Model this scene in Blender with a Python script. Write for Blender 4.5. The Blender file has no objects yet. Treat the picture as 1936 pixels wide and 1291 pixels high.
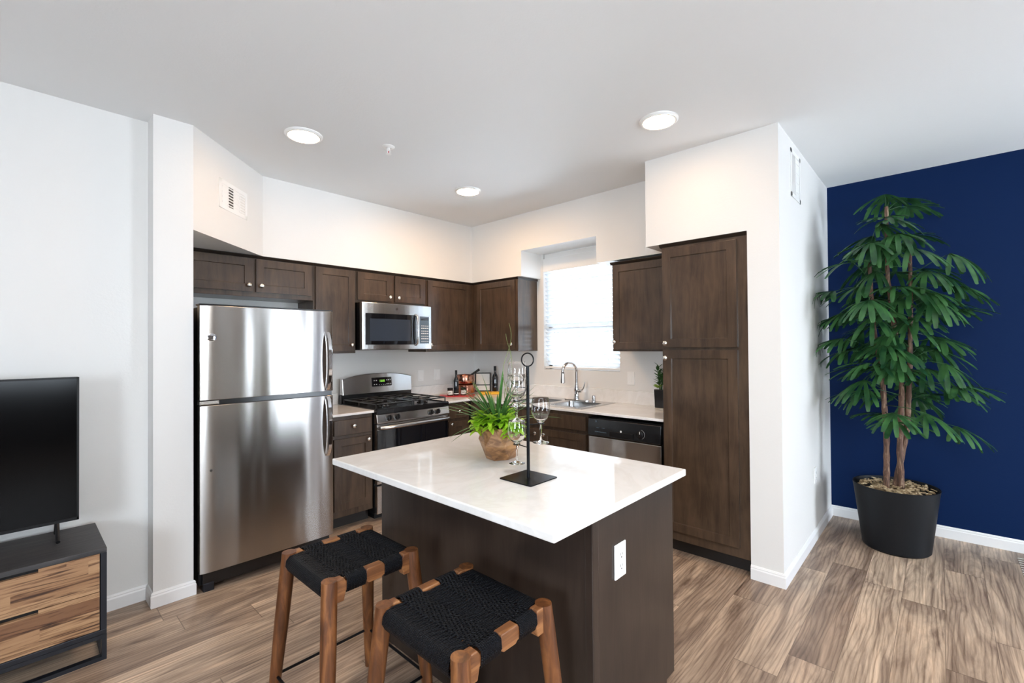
import bpy, bmesh, math, random
from mathutils import Vector, Matrix, noise
random.seed(7)
PI = math.pi
S = bpy.context.scene
C = S.collection
# ------------------------------------------------------------------ camera
cam_d = bpy.data.cameras.new('camera'); cam = bpy.data.objects.new('camera', cam_d); C.objects.link(cam)
cam_d.sensor_width = 36; cam_d.lens = 875.41 / 1936 * 36; cam_d.clip_start = .05
def cam_matrix(loc, yaw, pitch, roll):
    y, t, r = map(math.radians, (yaw, pitch, roll))
    F = Vector((math.cos(y)*math.cos(t), math.sin(y)*math.cos(t), math.sin(t)))
    R = Vector((math.sin(y), -math.cos(y), 0)); U = R.cross(F)
    R2 = R*math.cos(r) + U*math.sin(r); U2 = -R*math.sin(r) + U*math.cos(r)
    M = Matrix((R2, U2, -F)).transposed().to_4x4(); M.translation = loc
    return M
cam.matrix_world = cam_matrix(Vector((-3.7515, -4.0991, 1.4344)), 42.856, .593, -.4448)
S.camera = cam
# ------------------------------------------------------------------ exposure, world, daylight
S.view_settings.view_transform = 'Standard'; S.view_settings.look = 'None'
S.view_settings.gamma = 1; S.view_settings.use_curve_mapping = False
S.view_settings.exposure = 0.53
S.cycles.use_denoising = True
S.cycles.max_bounces = 26; S.cycles.diffuse_bounces = 6; S.cycles.glossy_bounces = 5
S.cycles.transmission_bounces = 24; S.cycles.sample_clamp_indirect = 6; S.cycles.caustics_refractive = False
W = bpy.data.worlds.new('daylight'); S.world = W; W.use_nodes = True
bg = W.node_tree.nodes['Background']; bg.inputs[0].default_value = (.78, .89, 1, 1); bg.inputs[1].default_value = 12
def area(name, loc, rot, sx, sy, watts, col):
    d = bpy.data.lights.new(name, 'AREA'); d.shape = 'RECTANGLE'; d.size = sx; d.size_y = sy
    d.energy = watts; d.color = col
    o = bpy.data.objects.new(name, d); C.objects.link(o); o.location = loc; o.rotation_euler = rot
    return o
# daylight falling in through the openings of the living room behind the camera
area('daylight_patio_door', (.20, -7.36, 1.15), (PI/2, 0, 0), 1.0, 2.1, 17, (.78, .89, 1))
area('daylight_rear_window', (-3.6, -7.36, 1.5), (PI/2, 0, 0), 1.1, 1.1, 30, (.80, .90, 1))
area('daylight_side_window', (-6.36, -4.3, 1.5), (PI/2, 0, -PI/2), 1.1, 1.1, 42, (.78, .89, 1))
# added fill light, out of view above the camera, to brighten the island top
area('added_fill_light', (-2.9, -4.75, 2.735), (0, 0, 0), .5, .5, 34, (1, .93, .84))
# ------------------------------------------------------------------ materials
def mat(name, col, rough=.5, metal=0., spec=.5, **k):
    m = bpy.data.materials.new(name); m.use_nodes = True
    b = m.node_tree.nodes['Principled BSDF']
    b.inputs['Base Color'].default_value = (*col, 1); b.inputs['Roughness'].default_value = rough
    b.inputs['Metallic'].default_value = metal; b.inputs['Specular IOR Level'].default_value = spec
    for kk, v in k.items(): b.inputs[kk.replace('_', ' ')].default_value = v
    return m
def nd(m, t, **k):
    n = m.node_tree.nodes.new(t)
    for a, v in k.items(): setattr(n, a, v)
    return n
def lk(m, a, b): m.node_tree.links.new(a, b)
def BS(m): return m.node_tree.nodes['Principled BSDF']
def coords(m, scale, rot=(0, 0, 0), which='Object'):
    tc = nd(m, 'ShaderNodeTexCoord'); mp = nd(m, 'ShaderNodeMapping')
    mp.inputs['Scale'].default_value = scale; mp.inputs['Rotation'].default_value = rot
    lk(m, tc.outputs[which], mp.inputs[0]); return mp.outputs[0]
def noi(m, vec, scale, detail=4, rough=.55, dist=0):
    n = nd(m, 'ShaderNodeTexNoise'); n.inputs['Scale'].default_value = scale; n.inputs['Detail'].default_value = detail
    n.inputs['Roughness'].default_value = rough; n.inputs['Distortion'].default_value = dist
    if vec: lk(m, vec, n.inputs['Vector'])
    return n.outputs['Fac']
def ramp(m, fac, stops):
    r = nd(m, 'ShaderNodeValToRGB'); e = r.color_ramp.elements
    while len(e) < len(stops): e.new(.5)
    for i, (p, c) in enumerate(stops):
        e[i].position = p; e[i].color = (*c, 1) if len(c) == 3 else c
    lk(m, fac, r.inputs[0]); return r.outputs[0]
def bump(m, h, strength=.2, dist=.01):
    b = nd(m, 'ShaderNodeBump'); b.inputs['Strength'].default_value = strength; b.inputs['Distance'].default_value = dist
    lk(m, h, b.inputs['Height']); lk(m, b.outputs[0], BS(m).inputs['Normal'])
def mathn(m, op, a, b=None):
    n = nd(m, 'ShaderNodeMath', operation=op)
    for i, v in enumerate((a, b)):
        if v is None: continue
        if isinstance(v, (int, float)): n.inputs[i].default_value = v
        else: lk(m, v, n.inputs[i])
    return n.outputs[0]
def mixc(m, f, a, b, mode='MIX'):
    n = nd(m, 'ShaderNodeMix', data_type='RGBA', blend_type=mode)
    for i, v in ((0, f), (6, a), (7, b)):
        if isinstance(v, (int, float)): n.inputs[i].default_value = v
        elif isinstance(v, tuple): n.inputs[i].default_value = (*v, 1)
        else: lk(m, v, n.inputs[i])
    return n.outputs[2]
def paint(name, col, rough=.55):
    m = mat(name, col, rough, spec=.35)
    bump(m, noi(m, coords(m, (1, 1, 1)), 95, 2, .5), .12, .004); return m
M = {}
M['wall'] = paint('wall_paint', (.80, .79, .77))
M['ceiling'] = paint('ceiling_paint', (.82, .83, .835), .8)
M['navy'] = paint('navy_wall_paint', (.0022, .0155, .068), .6); BS(M['navy']).inputs['Specular IOR Level'].default_value = .10
M['taupe'] = paint('fill_cutting_taupe', (.17, .14, .115), .6)  # dark tone on the unseen walls, chosen to cut fill and darken reflections
M['trim'] = mat('white_trim', (.86, .86, .86), .35)
def cabinet_mat(name, a, b, rough=.30):
    m = mat(name, a, rough, spec=.26)
    BS(m).inputs['Coat Weight'].default_value = .35; BS(m).inputs['Coat Roughness'].default_value = .16
    v = coords(m, (9, 9, 1.1)); f = noi(m, v, 2.2, 6, .6, .6)
    g = noi(m, coords(m, (60, 60, 4)), 3, 3, .6); h = noi(m, coords(m, (1, 1, 1)), 3.5, 3, .5, .4)
    f2 = mathn(m, 'ADD', mathn(m, 'MULTIPLY', f, .5), mathn(m, 'ADD', mathn(m, 'MULTIPLY', g, .15), mathn(m, 'MULTIPLY', h, .35)))
    lk(m, ramp(m, f2, [(.36, b), (.66, a)]), BS(m).inputs['Base Color'])
    bump(m, g, .05, .002); return m
M['cab'] = cabinet_mat('stained_maple', (.108, .068, .043), (.038, .024, .016))
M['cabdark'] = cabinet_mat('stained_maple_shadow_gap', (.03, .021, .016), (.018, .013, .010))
M['island'] = cabinet_mat('island_shaded_stain', (.042, .029, .023), (.019, .013, .0105))  # cabinet stain darkened, with the dimmer light down there put into the colour
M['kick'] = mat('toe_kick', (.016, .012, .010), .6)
M['quartz'] = mat('white_quartz', (.80, .78, .75), .045, spec=.5)
_m = M['quartz']; _f = noi(_m, coords(_m, (1, 1, 1), (0, 0, .6)), 3.2, 7, .62, 1.4)
lk(_m, ramp(_m, _f, [(.40, (.90, .888, .875)), (.50, (.85, .832, .81)), (.58, (.90, .888, .875))]), BS(_m).inputs['Base Color'])
def steel(name, col, rough, axis, aniso=.75, wav=.35):
    m = mat(name, col, rough, 1.0)
    BS(m).inputs['Anisotropic'].default_value = aniso; BS(m).inputs['Anisotropic Rotation'].default_value = .25
    t = nd(m, 'ShaderNodeTangent', direction_type='RADIAL', axis=axis); lk(m, t.outputs[0], BS(m).inputs['Tangent'])
    w = noi(m, coords(m, (3.5, 3.5, .28)), 1.6, 1, .4, .2)
    bump(m, w, wav, .03)
    return m
M['steel'] = steel('brushed_stainless', (.45, .43, .41), .25, 'Z', .80, .38)
M['steel2'] = mat('satin_stainless', (.60, .60, .60), .24, 1)
M['steel3'] = steel('brushed_stainless_trim', (.62, .61, .60), .20, 'Z', .7, .12)
M['chrome'] = mat('chrome', (.82, .82, .84), .06, 1)
M['nickel'] = mat('satin_nickel', (.78, .76, .73), .22, 1)
M['black'] = mat('black_enamel', (.008, .008, .009), .22)
M['blackglass'] = mat('black_glass', (.006, .007, .010), .04, spec=.8)
M['blackplastic'] = mat('black_plastic', (.006, .006, .007), .45, spec=.3)
M['castiron'] = mat('cast_iron', (.012, .012, .013), .22, spec=.7)
M['ovwin'] = mat('microwave_window', (.035, .045, .062), .08, spec=.7)
M['keypad'] = mat('keypad_blue_grey', (.09, .13, .17), .25)
M['white'] = mat('white_plastic', (.90, .90, .89), .3)
M['slot'] = mat('dark_slot', (.05, .045, .04), .6)
M['display'] = mat('green_display', (.02, .05, .01), .3); BS(M['display']).inputs['Emission Color'].default_value = (.35, .9, .08, 1); BS(M['display']).inputs['Emission Strength'].default_value = 1.1
M['ink'] = mat('printed_white', (.75, .75, .75), .5)
M['lamp'] = mat('lamp_diffuser', (.9, .9, .9), .5); BS(M['lamp']).inputs['Emission Color'].default_value = (1, .64, .34, 1); BS(M['lamp']).inputs['Emission Strength'].default_value = 145
M['lamp_dim'] = mat('lamp_diffuser_dim', (.9, .9, .9), .5); BS(M['lamp_dim']).inputs['Emission Color'].default_value = (1, .66, .38, 1); BS(M['lamp_dim']).inputs['Emission Strength'].default_value = 38
M['blind'] = mat('white_blind', (.86, .87, .88), .45)
def translucent(m, col, f):
    nt = m.node_tree; out = nt.nodes['Material Output']; tr = nd(m, 'ShaderNodeBsdfTranslucent'); tr.inputs[0].default_value = (*col, 1)
    mx = nd(m, 'ShaderNodeMixShader'); mx.inputs[0].default_value = f
    lk(m, BS(m).outputs[0], mx.inputs[1]); lk(m, tr.outputs[0], mx.inputs[2]); lk(m, mx.outputs[0], out.inputs[0])
translucent(M['blind'], (.88, .92, .95), .5)
def glass(name, col=(1, 1, 1), ior=1.45, rough=0.):
    m = bpy.data.materials.new(name); m.use_nodes = True; nt = m.node_tree; nt.nodes.remove(nt.nodes['Principled BSDF'])
    g = nt.nodes.new('ShaderNodeBsdfGlass'); g.inputs[0].default_value = (*col, 1); g.inputs['IOR'].default_value = ior; g.inputs['Roughness'].default_value = rough
    nt.links.new(g.outputs[0], nt.nodes['Material Output'].inputs[0]); return m
M['glass'] = glass('clear_glass', ior=1.4)
def pane_mat():
    m = bpy.data.materials.new('window_pane'); m.use_nodes = True; nt = m.node_tree; nt.nodes.remove(nt.nodes['Principled BSDF'])
    a = nt.nodes.new('ShaderNodeBsdfTransparent'); g = nt.nodes.new('ShaderNodeBsdfGlossy'); g.inputs['Roughness'].default_value = .02
    f = nt.nodes.new('ShaderNodeFresnel'); f.inputs[0].default_value = 1.45; x = nt.nodes.new('ShaderNodeMixShader')
    nt.links.new(f.outputs[0], x.inputs[0]); nt.links.new(a.outputs[0], x.inputs[1]); nt.links.new(g.outputs[0], x.inputs[2]); nt.links.new(x.outputs[0], nt.nodes['Material Output'].inputs[0]); return m
M['pane'] = pane_mat()
# teak, acacia drawer fronts, planks
def wood(name, stops, sc, axis_scale, rough=.45, dist=1.2):
    m = mat(name, stops[0][1], rough)
    f = noi(m, coords(m, axis_scale), sc, 6, .6, dist)
    lk(m, ramp(m, f, stops), BS(m).inputs['Base Color']); bump(m, f, .06, .002); return m
M['teak'] = wood('oiled_teak', [(.3, (.050, .015, .004)), (.5, (.130, .044, .013)), (.66, (.25, .095, .028))], 2.4, (11, 11, 1.2))
M['teakx'] = wood('oiled_teak_rail', [(.3, (.09, .032, .012)), (.5, (.20, .078, .028)), (.66, (.36, .16, .06))], 2.4, (1.5, 11, 11))
M['bark'] = wood('brown_cane', [(.35, (.045, .022, .014)), (.52, (.13, .062, .038)), (.7, (.36, .25, .16))], 3, (20, 20, 3), .7)
M['planterwood'] = wood('carved_planter_wood', [(.35, (.10, .042, .014)), (.5, (.23, .105, .038)), (.65, (.38, .195, .080))], 3, (4, 4, 9), .4)
M['charwood'] = wood('charcoal_wood_top', [(.3, (.018, .018, .020)), (.6, (.05, .048, .05)), (.8, (.085, .08, .08))], 3, (1.2, 12, 12), .5)
M['graphite'] = mat('graphite_metal', (.014, .016, .022), .4, .3)
def plank_mat():
    m = mat('acacia_strips', (.4, .2, .1), .38)
    tc = coords(m, (1, 1, 1)); sp = nd(m, 'ShaderNodeSeparateXYZ'); lk(m, tc, sp.inputs[0])
    rowf = mathn(m, 'FLOOR', mathn(m, 'MULTIPLY', sp.outputs[2], 17))
    shift = mathn(m, 'MULTIPLY', mathn(m, 'SINE', mathn(m, 'MULTIPLY', rowf, 12.9)), 3.1)
    colf = mathn(m, 'FLOOR', mathn(m, 'ADD', mathn(m, 'MULTIPLY', sp.outputs[0], 2.4), shift))
    w = nd(m, 'ShaderNodeTexWhiteNoise', noise_dimensions='2D'); cb = nd(m, 'ShaderNodeCombineXYZ')
    lk(m, rowf, cb.inputs[0]); lk(m, colf, cb.inputs[1]); lk(m, cb.outputs[0], w.inputs['Vector'])
    va = nd(m, 'ShaderNodeVectorMath', operation='ADD'); lk(m, coords(m, (1.0, 4, 19), (0, .10, 0)), va.inputs[0])
    cb2 = nd(m, 'ShaderNodeCombineXYZ'); lk(m, mathn(m, 'MULTIPLY', w.outputs['Value'], 30), cb2.inputs[1]); lk(m, cb2.outputs[0], va.inputs[1])
    g = noi(m, va.outputs[0], 2.2, 5, .6, 1.6)
    base = ramp(m, w.outputs['Value'], [(0, (.20, .095, .045)), (.35, (.36, .20, .105)), (.7, (.50, .31, .17)), (1, (.30, .155, .075))])
    gr = ramp(m, g, [(.34, (.12, .075, .05)), (.43, (.50, .42, .37)), (.50, (.92, .88, .85)), (.7, (1.05, 1.05, 1.05))])
    lk(m, mixc(m, 1., base, gr, 'MULTIPLY'), BS(m).inputs['Base Color']); return m
M['acacia'] = plank_mat()
def floor_mat():
    m = mat('vinyl_plank_floor', (.3, .2, .13), .33, spec=.45)
    tc = coords(m, (1, 1, 1)); sp = nd(m, 'ShaderNodeSeparateXYZ'); lk(m, tc, sp.inputs[0])
    PW, PL = .178, 1.22
    v = mathn(m, 'DIVIDE', sp.outputs[1], PW); row = mathn(m, 'FLOOR', v)
    w0 = nd(m, 'ShaderNodeTexWhiteNoise', noise_dimensions='1D'); lk(m, row, w0.inputs['W'])
    u = mathn(m, 'ADD', mathn(m, 'DIVIDE', sp.outputs[0], PL), mathn(m, 'MULTIPLY', w0.outputs['Value'], 7)); col = mathn(m, 'FLOOR', u)
    cb = nd(m, 'ShaderNodeCombineXYZ'); lk(m, row, cb.inputs[0]); lk(m, col, cb.inputs[1])
    w = nd(m, 'ShaderNodeTexWhiteNoise', noise_dimensions='2D'); lk(m, cb.outputs[0], w.inputs['Vector'])
    cb2 = nd(m, 'ShaderNodeCombineXYZ'); lk(m, mathn(m, 'MULTIPLY', w.outputs['Value'], 40), cb2.inputs[2])
    va = nd(m, 'ShaderNodeVectorMath', operation='ADD'); lk(m, coords(m, (1.0, 6.5, 1)), va.inputs[0]); lk(m, cb2.outputs[0], va.inputs[1])
    big = noi(m, va.outputs[0], 1.15, 5, .6, 1.9)
    vb = nd(m, 'ShaderNodeVectorMath', operation='ADD'); lk(m, coords(m, (.75, 26, 1)), vb.inputs[0]); lk(m, cb2.outputs[0], vb.inputs[1])
    fine = noi(m, vb.outputs[0], 3.6, 8, .68, .25)
    # cathedral rings
    wv = nd(m, 'ShaderNodeTexWave', wave_type='BANDS', bands_direction='Y'); wv.inputs['Scale'].default_value = 2.2; wv.inputs['Distortion'].default_value = 14
    wv.inputs['Detail'].default_value = 2; wv.inputs['Detail Scale'].default_value = .7; lk(m, va.outputs[0], wv.inputs['Vector'])
    base = ramp(m, w.outputs['Value'], [(0, (.25, .180, .135)), (.3, (.37, .275, .205)), (.6, (.47, .36, .27)), (1, (.30, .22, .168))])
    gb = ramp(m, big, [(.28, (.38, .33, .32)), (.42, (.80, .76, .74)), (.52, (1.1, 1.08, 1.05)), (.62, (1.4, 1.37, 1.32)), (.74, (1.75, 1.7, 1.6))])
    gf = ramp(m, fine, [(.36, (.50, .45, .42)), (.47, (.90, .88, .87)), (.56, (1.05, 1.05, 1.05)), (.68, (1.25, 1.25, 1.25))])
    gw = ramp(m, wv.outputs['Fac'], [(0, (.62, .58, .56)), (.30, (.98, .97, .96)), (1, (1.06, 1.06, 1.06))])
    c = mixc(m, 1., base, gb, 'MULTIPLY'); c = mixc(m, .62, c, gf, 'MULTIPLY'); c = mixc(m, .7, c, gw, 'MULTIPLY')
    fv = mathn(m, 'FRACT', v); fu = mathn(m, 'FRACT', u)
    ev = mathn(m, 'LESS_THAN', mathn(m, 'MINIMUM', fv, mathn(m, 'SUBTRACT', 1, fv)), .006)
    eu = mathn(m, 'LESS_THAN', mathn(m, 'MINIMUM', fu, mathn(m, 'SUBTRACT', 1, fu)), .0016)
    e = mathn(m, 'MAXIMUM', ev, eu)
    c = mixc(m, mathn(m, 'MULTIPLY', e, .6), c, (.07, .045, .03))
    lk(m, c, BS(m).inputs['Base Color'])
    r = nd(m, 'ShaderNodeMapRange'); lk(m, fine, r.inputs[0]); r.inputs[3].default_value = .28; r.inputs[4].default_value = .46; lk(m, r.outputs[0], BS(m).inputs['Roughness'])
    bump(m, fine, .08, .002); return m
M['floor'] = floor_mat()
M['cord'] = mat('black_cord', (.004, .0045, .007), .5, spec=.22)
_m = M['cord']; _w = nd(_m, 'ShaderNodeTexWave', wave_type='BANDS', bands_direction='DIAGONAL'); _w.inputs['Scale'].default_value = 90; lk(_m, coords(_m, (1, 1, 1)), _w.inputs['Vector'])
bump(_m, _w.outputs['Fac'], .8, .003)
M['blackmetal'] = mat('matte_black_metal', (.003, .0035, .005), .28, spec=.2)
M['pot'] = mat('charcoal_pot', (.006, .007, .009), .5, spec=.25)
M['mulch'] = wood('bark_chips', [(.3, (.12, .07, .03)), (.5, (.38, .27, .15)), (.7, (.62, .50, .33))], 22, (1, 1, 1), .8)
def leafmat(name, a, b, rough=.38, tr=.25, sc=6):
    m = mat(name, a, rough, spec=.45)
    f = noi(m, coords(m, (1, 1, 1)), sc, 2, .5)
    lk(m, ramp(m, f, [(.35, a), (.65, b)]), BS(m).inputs['Base Color'])
    translucent(m, tuple(min(1, x*1.5) for x in b), tr); return m
M['palm'] = leafmat('palm_leaf', (.010, .048, .020), (.058, .165, .050), .30, .13, 9)
M['lime'] = leafmat('lime_leaf', (.17, .38, .015), (.45, .70, .05), .4, .25, 25)
M['blade'] = leafmat('grass_blade', (.012, .065, .018), (.07, .20, .045), .38, .15, 14)
M['darkleaf'] = leafmat('dark_succulent_leaf', (.015, .06, .018), (.05, .14, .035), .4, .15, 20)
M['limerosette'] = mat('lime_rosette', (.28, .45, .06), .45)
M['twig'] = mat('willow_twig', (.16, .20, .06), .6)
M['copper'] = mat('hammered_copper', (.55, .27, .19), .22, 1)
bump(M['copper'], noi(M['copper'], coords(M['copper'], (1, 1, 1)), 60, 1), .3, .004)
M['red'] = mat('red_lacquer', (.50, .012, .016), .4)
M['yellow'] = mat('yellow_cloth', (.80, .42, .03), .8)
M['wineglass_bottle'] = mat('dark_bottle_glass', (.006, .008, .012), .07, spec=.8)
M['paper'] = mat('paper_label', (.72, .70, .66), .7)
M['amber'] = mat('dark_preserve', (.05, .018, .012), .12)
M['screen'] = mat('tv_screen', (.002, .002, .0025), .12, spec=.10)
M['rug'] = mat('cream_rug', (.55, .47, .40), .95)
M['rugfringe'] = mat('cream_fringe', (.8, .78, .72), .95)
M['stone'] = mat('pale_pebble', (.45, .40, .33), .7)
# ------------------------------------------------------------------ helpers
WM = {}
def empty(name, loc, rz, label, cat, group=None):
    o = bpy.data.objects.new(name, None); C.objects.link(o); o.empty_display_size = .1
    o.location = loc; o.rotation_euler = (0, 0, rz); o['label'] = label; o['category'] = cat
    if group: o['group'] = group
    WM[o.name] = Matrix.Translation(loc) @ Matrix.Rotation(rz, 4, 'Z'); return o
def obj(name, bm, m, parent=None, world=True, smooth=False, bevel=0., label=None, kind=None):
    """links a bmesh; its coordinates are world ones (or its parent's, world=False)"""
    bmesh.ops.recalc_face_normals(bm, faces=bm.faces)
    if parent is not None and world: bm.transform(WM[parent.name].inverted())
    me = bpy.data.meshes.new(name); bm.to_mesh(me); bm.free()
    for x in (m if isinstance(m, (list, tuple)) else [m]): me.materials.append(x)
    if smooth:
        for p_ in me.polygons: p_.use_smooth = True
        if smooth != 'all': 
            try: me.set_sharp_from_angle(angle=math.radians(38))
            except Exception: pass
    o = bpy.data.objects.new(name, me); C.objects.link(o)
    if parent is not None: o.parent = parent; WM[o.name] = WM[parent.name]
    else: WM[o.name] = Matrix.Identity(4)
    if bevel:
        b = o.modifiers.new('bevel', 'BEVEL'); b.width = bevel; b.segments = 2; b.limit_method = 'ANGLE'; b.angle_limit = .7
    if label: o['label'] = label
    if kind: o['kind'] = kind
    return o
def tag(o, label, cat, group=None):
    o['label'] = label; o['category'] = cat
    if group: o['group'] = group
    return o
def recenter(o, at):
    """put the origin of a top-level mesh at its base"""
    at = Vector(at); o.data.transform(Matrix.Translation(-at)); o.location = at; WM[o.name] = Matrix.Translation(at); return o
def struct(name, bm, m, bevel=0.):
    return obj(name, bm, m, kind='structure', bevel=bevel)
B = bmesh.new
def box(bm, x0, x1, y0, y1, z0, z1, mi=0):
    v = [bm.verts.new((x, y, z)) for x in (x0, x1) for y in (y0, y1) for z in (z0, z1)]
    for f in ((0, 1, 3, 2), (4, 6, 7, 5), (0, 4, 5, 1), (2, 3, 7, 6), (0, 2, 6, 4), (1, 5, 7, 3)):
        bm.faces.new([v[i] for i in f]).material_index = mi
    return v
def bx(*a): bm = B(); box(bm, *a); return bm
def prism(bm, pts, z0, z1, mi=0):
    a = [bm.verts.new((x, y, z0)) for x, y in pts]; b = [bm.verts.new((x, y, z1)) for x, y in pts]; n = len(pts)
    bm.faces.new(a[::-1]).material_index = mi; bm.faces.new(b).material_index = mi
    for i in range(n): bm.faces.new((a[i], a[(i+1) % n], b[(i+1) % n], b[i])).material_index = mi
def extr(bm, pts, axis, a0, a1, mi=0):
    """extrude a closed 2D outline along an axis; pts are the two other coordinates in order"""
    def P(u, v, a): return {'x': (a, u, v), 'y': (u, a, v), 'z': (u, v, a)}[axis]
    a = [bm.verts.new(P(u, v, a0)) for u, v in pts]; b = [bm.verts.new(P(u, v, a1)) for u, v in pts]; n = len(pts)
    bm.faces.new(a[::-1]).material_index = mi; bm.faces.new(b).material_index = mi
    for i in range(n): bm.faces.new((a[i], a[(i+1) % n], b[(i+1) % n], b[i])).material_index = mi
def lathe(bm, prof, cx=0, cy=0, cz=0, n=28, mi=0, caps=True, axis='z'):
    def P(r, a, h):
        u, v = r*math.cos(a), r*math.sin(a)
        return {'z': (cx+u, cy+v, cz+h), 'x': (cx+h, cy+u, cz+v), 'y': (cx+u, cy+h, cz+v)}[axis]
    rings = []
    for r, h in prof:
        if r < 1e-6: rings.append([bm.verts.new(P(0, 0, h))])
        else: rings.append([bm.verts.new(P(r, 2*PI*i/n, h)) for i in range(n)])
    for a, b in zip(rings, rings[1:]):
        for i in range(n):
            j = (i+1) % n
            q = [a[i % len(a)], a[j % len(a)], b[j % len(b)], b[i % len(b)]]
            q2 = [];
            for x in q:
                if x not in q2: q2.append(x)
            if len(q2) > 2:
                try: bm.faces.new(q2).material_index = mi
                except ValueError: pass
    if caps:
        for r_ in (rings[0], rings[-1]):
            if len(r_) > 2: bm.faces.new(r_).material_index = mi
def tube(bm, pts, r, n=8, mi=0, closed=False, flat=1.):
    pts = [Vector(p_) for p_ in pts]; rs = r if isinstance(r, (list, tuple)) else [r]*len(pts)
    N = len(pts); rings = []; up = None
    for i in range(N):
        if closed: t = pts[(i+1) % N] - pts[i-1]
        else: t = pts[min(i+1, N-1)] - pts[max(i-1, 0)]
        t.normalize()
        if up is None: up = Vector((0, 0, 1)) if abs(t.z) < .9 else Vector((1, 0, 0))
        s = t.cross(up)
        if s.length < 1e-4: s = t.orthogonal()
        s.normalize(); up = s.cross(t).normalized()
        rings.append([bm.verts.new(pts[i] + s*math.cos(2*PI*k/n)*rs[i] + up*math.sin(2*PI*k/n)*rs[i]*flat) for k in range(n)])
    m_ = N if closed else N-1
    for i in range(m_):
        a, b = rings[i], rings[(i+1) % N]
        for k in range(n): bm.faces.new((a[k], a[(k+1) % n], b[(k+1) % n], b[k])).material_index = mi
    if not closed: bm.faces.new(rings[0][::-1]).material_index = mi; bm.faces.new(rings[-1]).material_index = mi
def tb(pts, r, n=8, **k): bm = B(); tube(bm, pts, r, n, **k); return bm
def lt(prof, cx=0, cy=0, cz=0, n=28, **k): bm = B(); lathe(bm, prof, cx, cy, cz, n, **k); return bm
def letters(txt, size, m, parent, M4, name='lettering'):
    """raised lettering as a mesh; M4 places it in the parent's frame"""
    cu = bpy.data.curves.new('t', 'FONT'); cu.body = txt; cu.size = size; cu.extrude = .0004; cu.align_x = 'CENTER'; cu.align_y = 'CENTER'
    t = bpy.data.objects.new('t', cu); C.objects.link(t); dg = bpy.context.evaluated_depsgraph_get()
    me = bpy.data.meshes.new_from_object(t.evaluated_get(dg)); bpy.data.objects.remove(t)
    me.transform(M4); me.materials.clear(); me.materials.append(m)
    o = bpy.data.objects.new(name, me); C.objects.link(o); o.parent = parent; WM[o.name] = WM[parent.name]; return o
RX = Matrix.Rotation(PI/2, 4, 'X')       # text in the xz plane that reads from -y
def ring_of(cx, cy, cz, R, n=28, axis='z', k=1., a0=0, a1=2*PI):
    out = []
    for i in range(n):
        a = a0 + (a1-a0)*i/(n if abs(a1-a0-2*PI) < 1e-6 else n-1); u, v = R*math.cos(a), R*math.sin(a)*k
        out.append({'z': (cx+u, cy+v, cz), 'y': (cx+u, cy, cz+v), 'x': (cx, cy+u, cz+v)}[axis])
    return out
# ------------------------------------------------------------------ the setting
H = 2.7527
struct('floor', bx(-6.6, 1.2, -7.6, .2, -.12, 0), M['floor'])
struct('ceiling', bx(-6.6, 1.2, -7.6, .2, H, H+.12), M['ceiling'])
struct('wall_kitchen_left', bx(-3.03, .15, 0, .15, 0, H), M['wall'])
bm = B()                                                       # window wall with its opening
WY0, WY1, WZ0, WZ1 = -1.955, -1.072, 1.195, 2.40
box(bm, 0, .15, WY1, 0, 0, H); box(bm, 0, .15, -3.224, WY0, 0, H)
box(bm, 0, .15, WY0, WY1, 0, WZ0); box(bm, 0, .15, WY0, WY1, WZ1, H)
struct('wall_kitchen_right', bm, M['wall'])
struct('wall_television', bx(-6.6, -3.22, -.731, -.58, 0, H), M['wall'])
bm = B(); box(bm, -3.2202, -3.0308, -.8768, 0.15, 0, H); struct('wall_fridge_side', bm, M['wall'])
struct('wall_pantry_side', bx(-.6652, 1.2, -3.4032, -3.2242, 0, H), M['wall'])
struct('wall_navy', bx(.9306, 1.2, -7.6, -3.4032, 0, H), M['navy'])
bm = B()                                                       # rear wall with a patio door and a window opening
for a, b, c, d in ((-6.6, -4.2, 0, H), (-3.0, -.35, 0, H), (.75, 1.2, 0, H), (-4.2, -3.0, 0, .9), (-4.2, -3.0, 2.1, H), (-.35, .75, 2.25, H)):
    box(bm, a, b, -7.6, -7.45, c, d)
struct('wall_rear', bm, M['taupe'])
bm = B()
for a, b, c, d in ((-7.6, -4.9, 0, H), (-3.7, -.58, 0, H), (-4.9, -3.7, 0, .9), (-4.9, -3.7, 2.1, H)):
    box(bm, -6.6, -6.45, a, b, c, d)
struct('wall_outer_side', bm, M['taupe'])
# soffits
bm = B()
prism(bm, [(-3.0308, 0), (-3.0308, -.8768), (-2.4538, -.3046), (-.3046, -.3046), (-.3046, 0)], 2.1357, H)
struct('trim_1', bm, M['wall'])
bm = B()
box(bm, -.3046, 0, -1.033, 0, 2.1357, H); box(bm, -.3046, 0, -1.908, -1.033, 2.388, H); box(bm, -.3046, 0, -2.5526, -1.908, 2.153, H)
struct('trim_2', bm, M['wall'])
struct('trim_3', bx(-.6652, 0, -3.2242, -2.5526, 2.1384, H), M['wall'])
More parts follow.
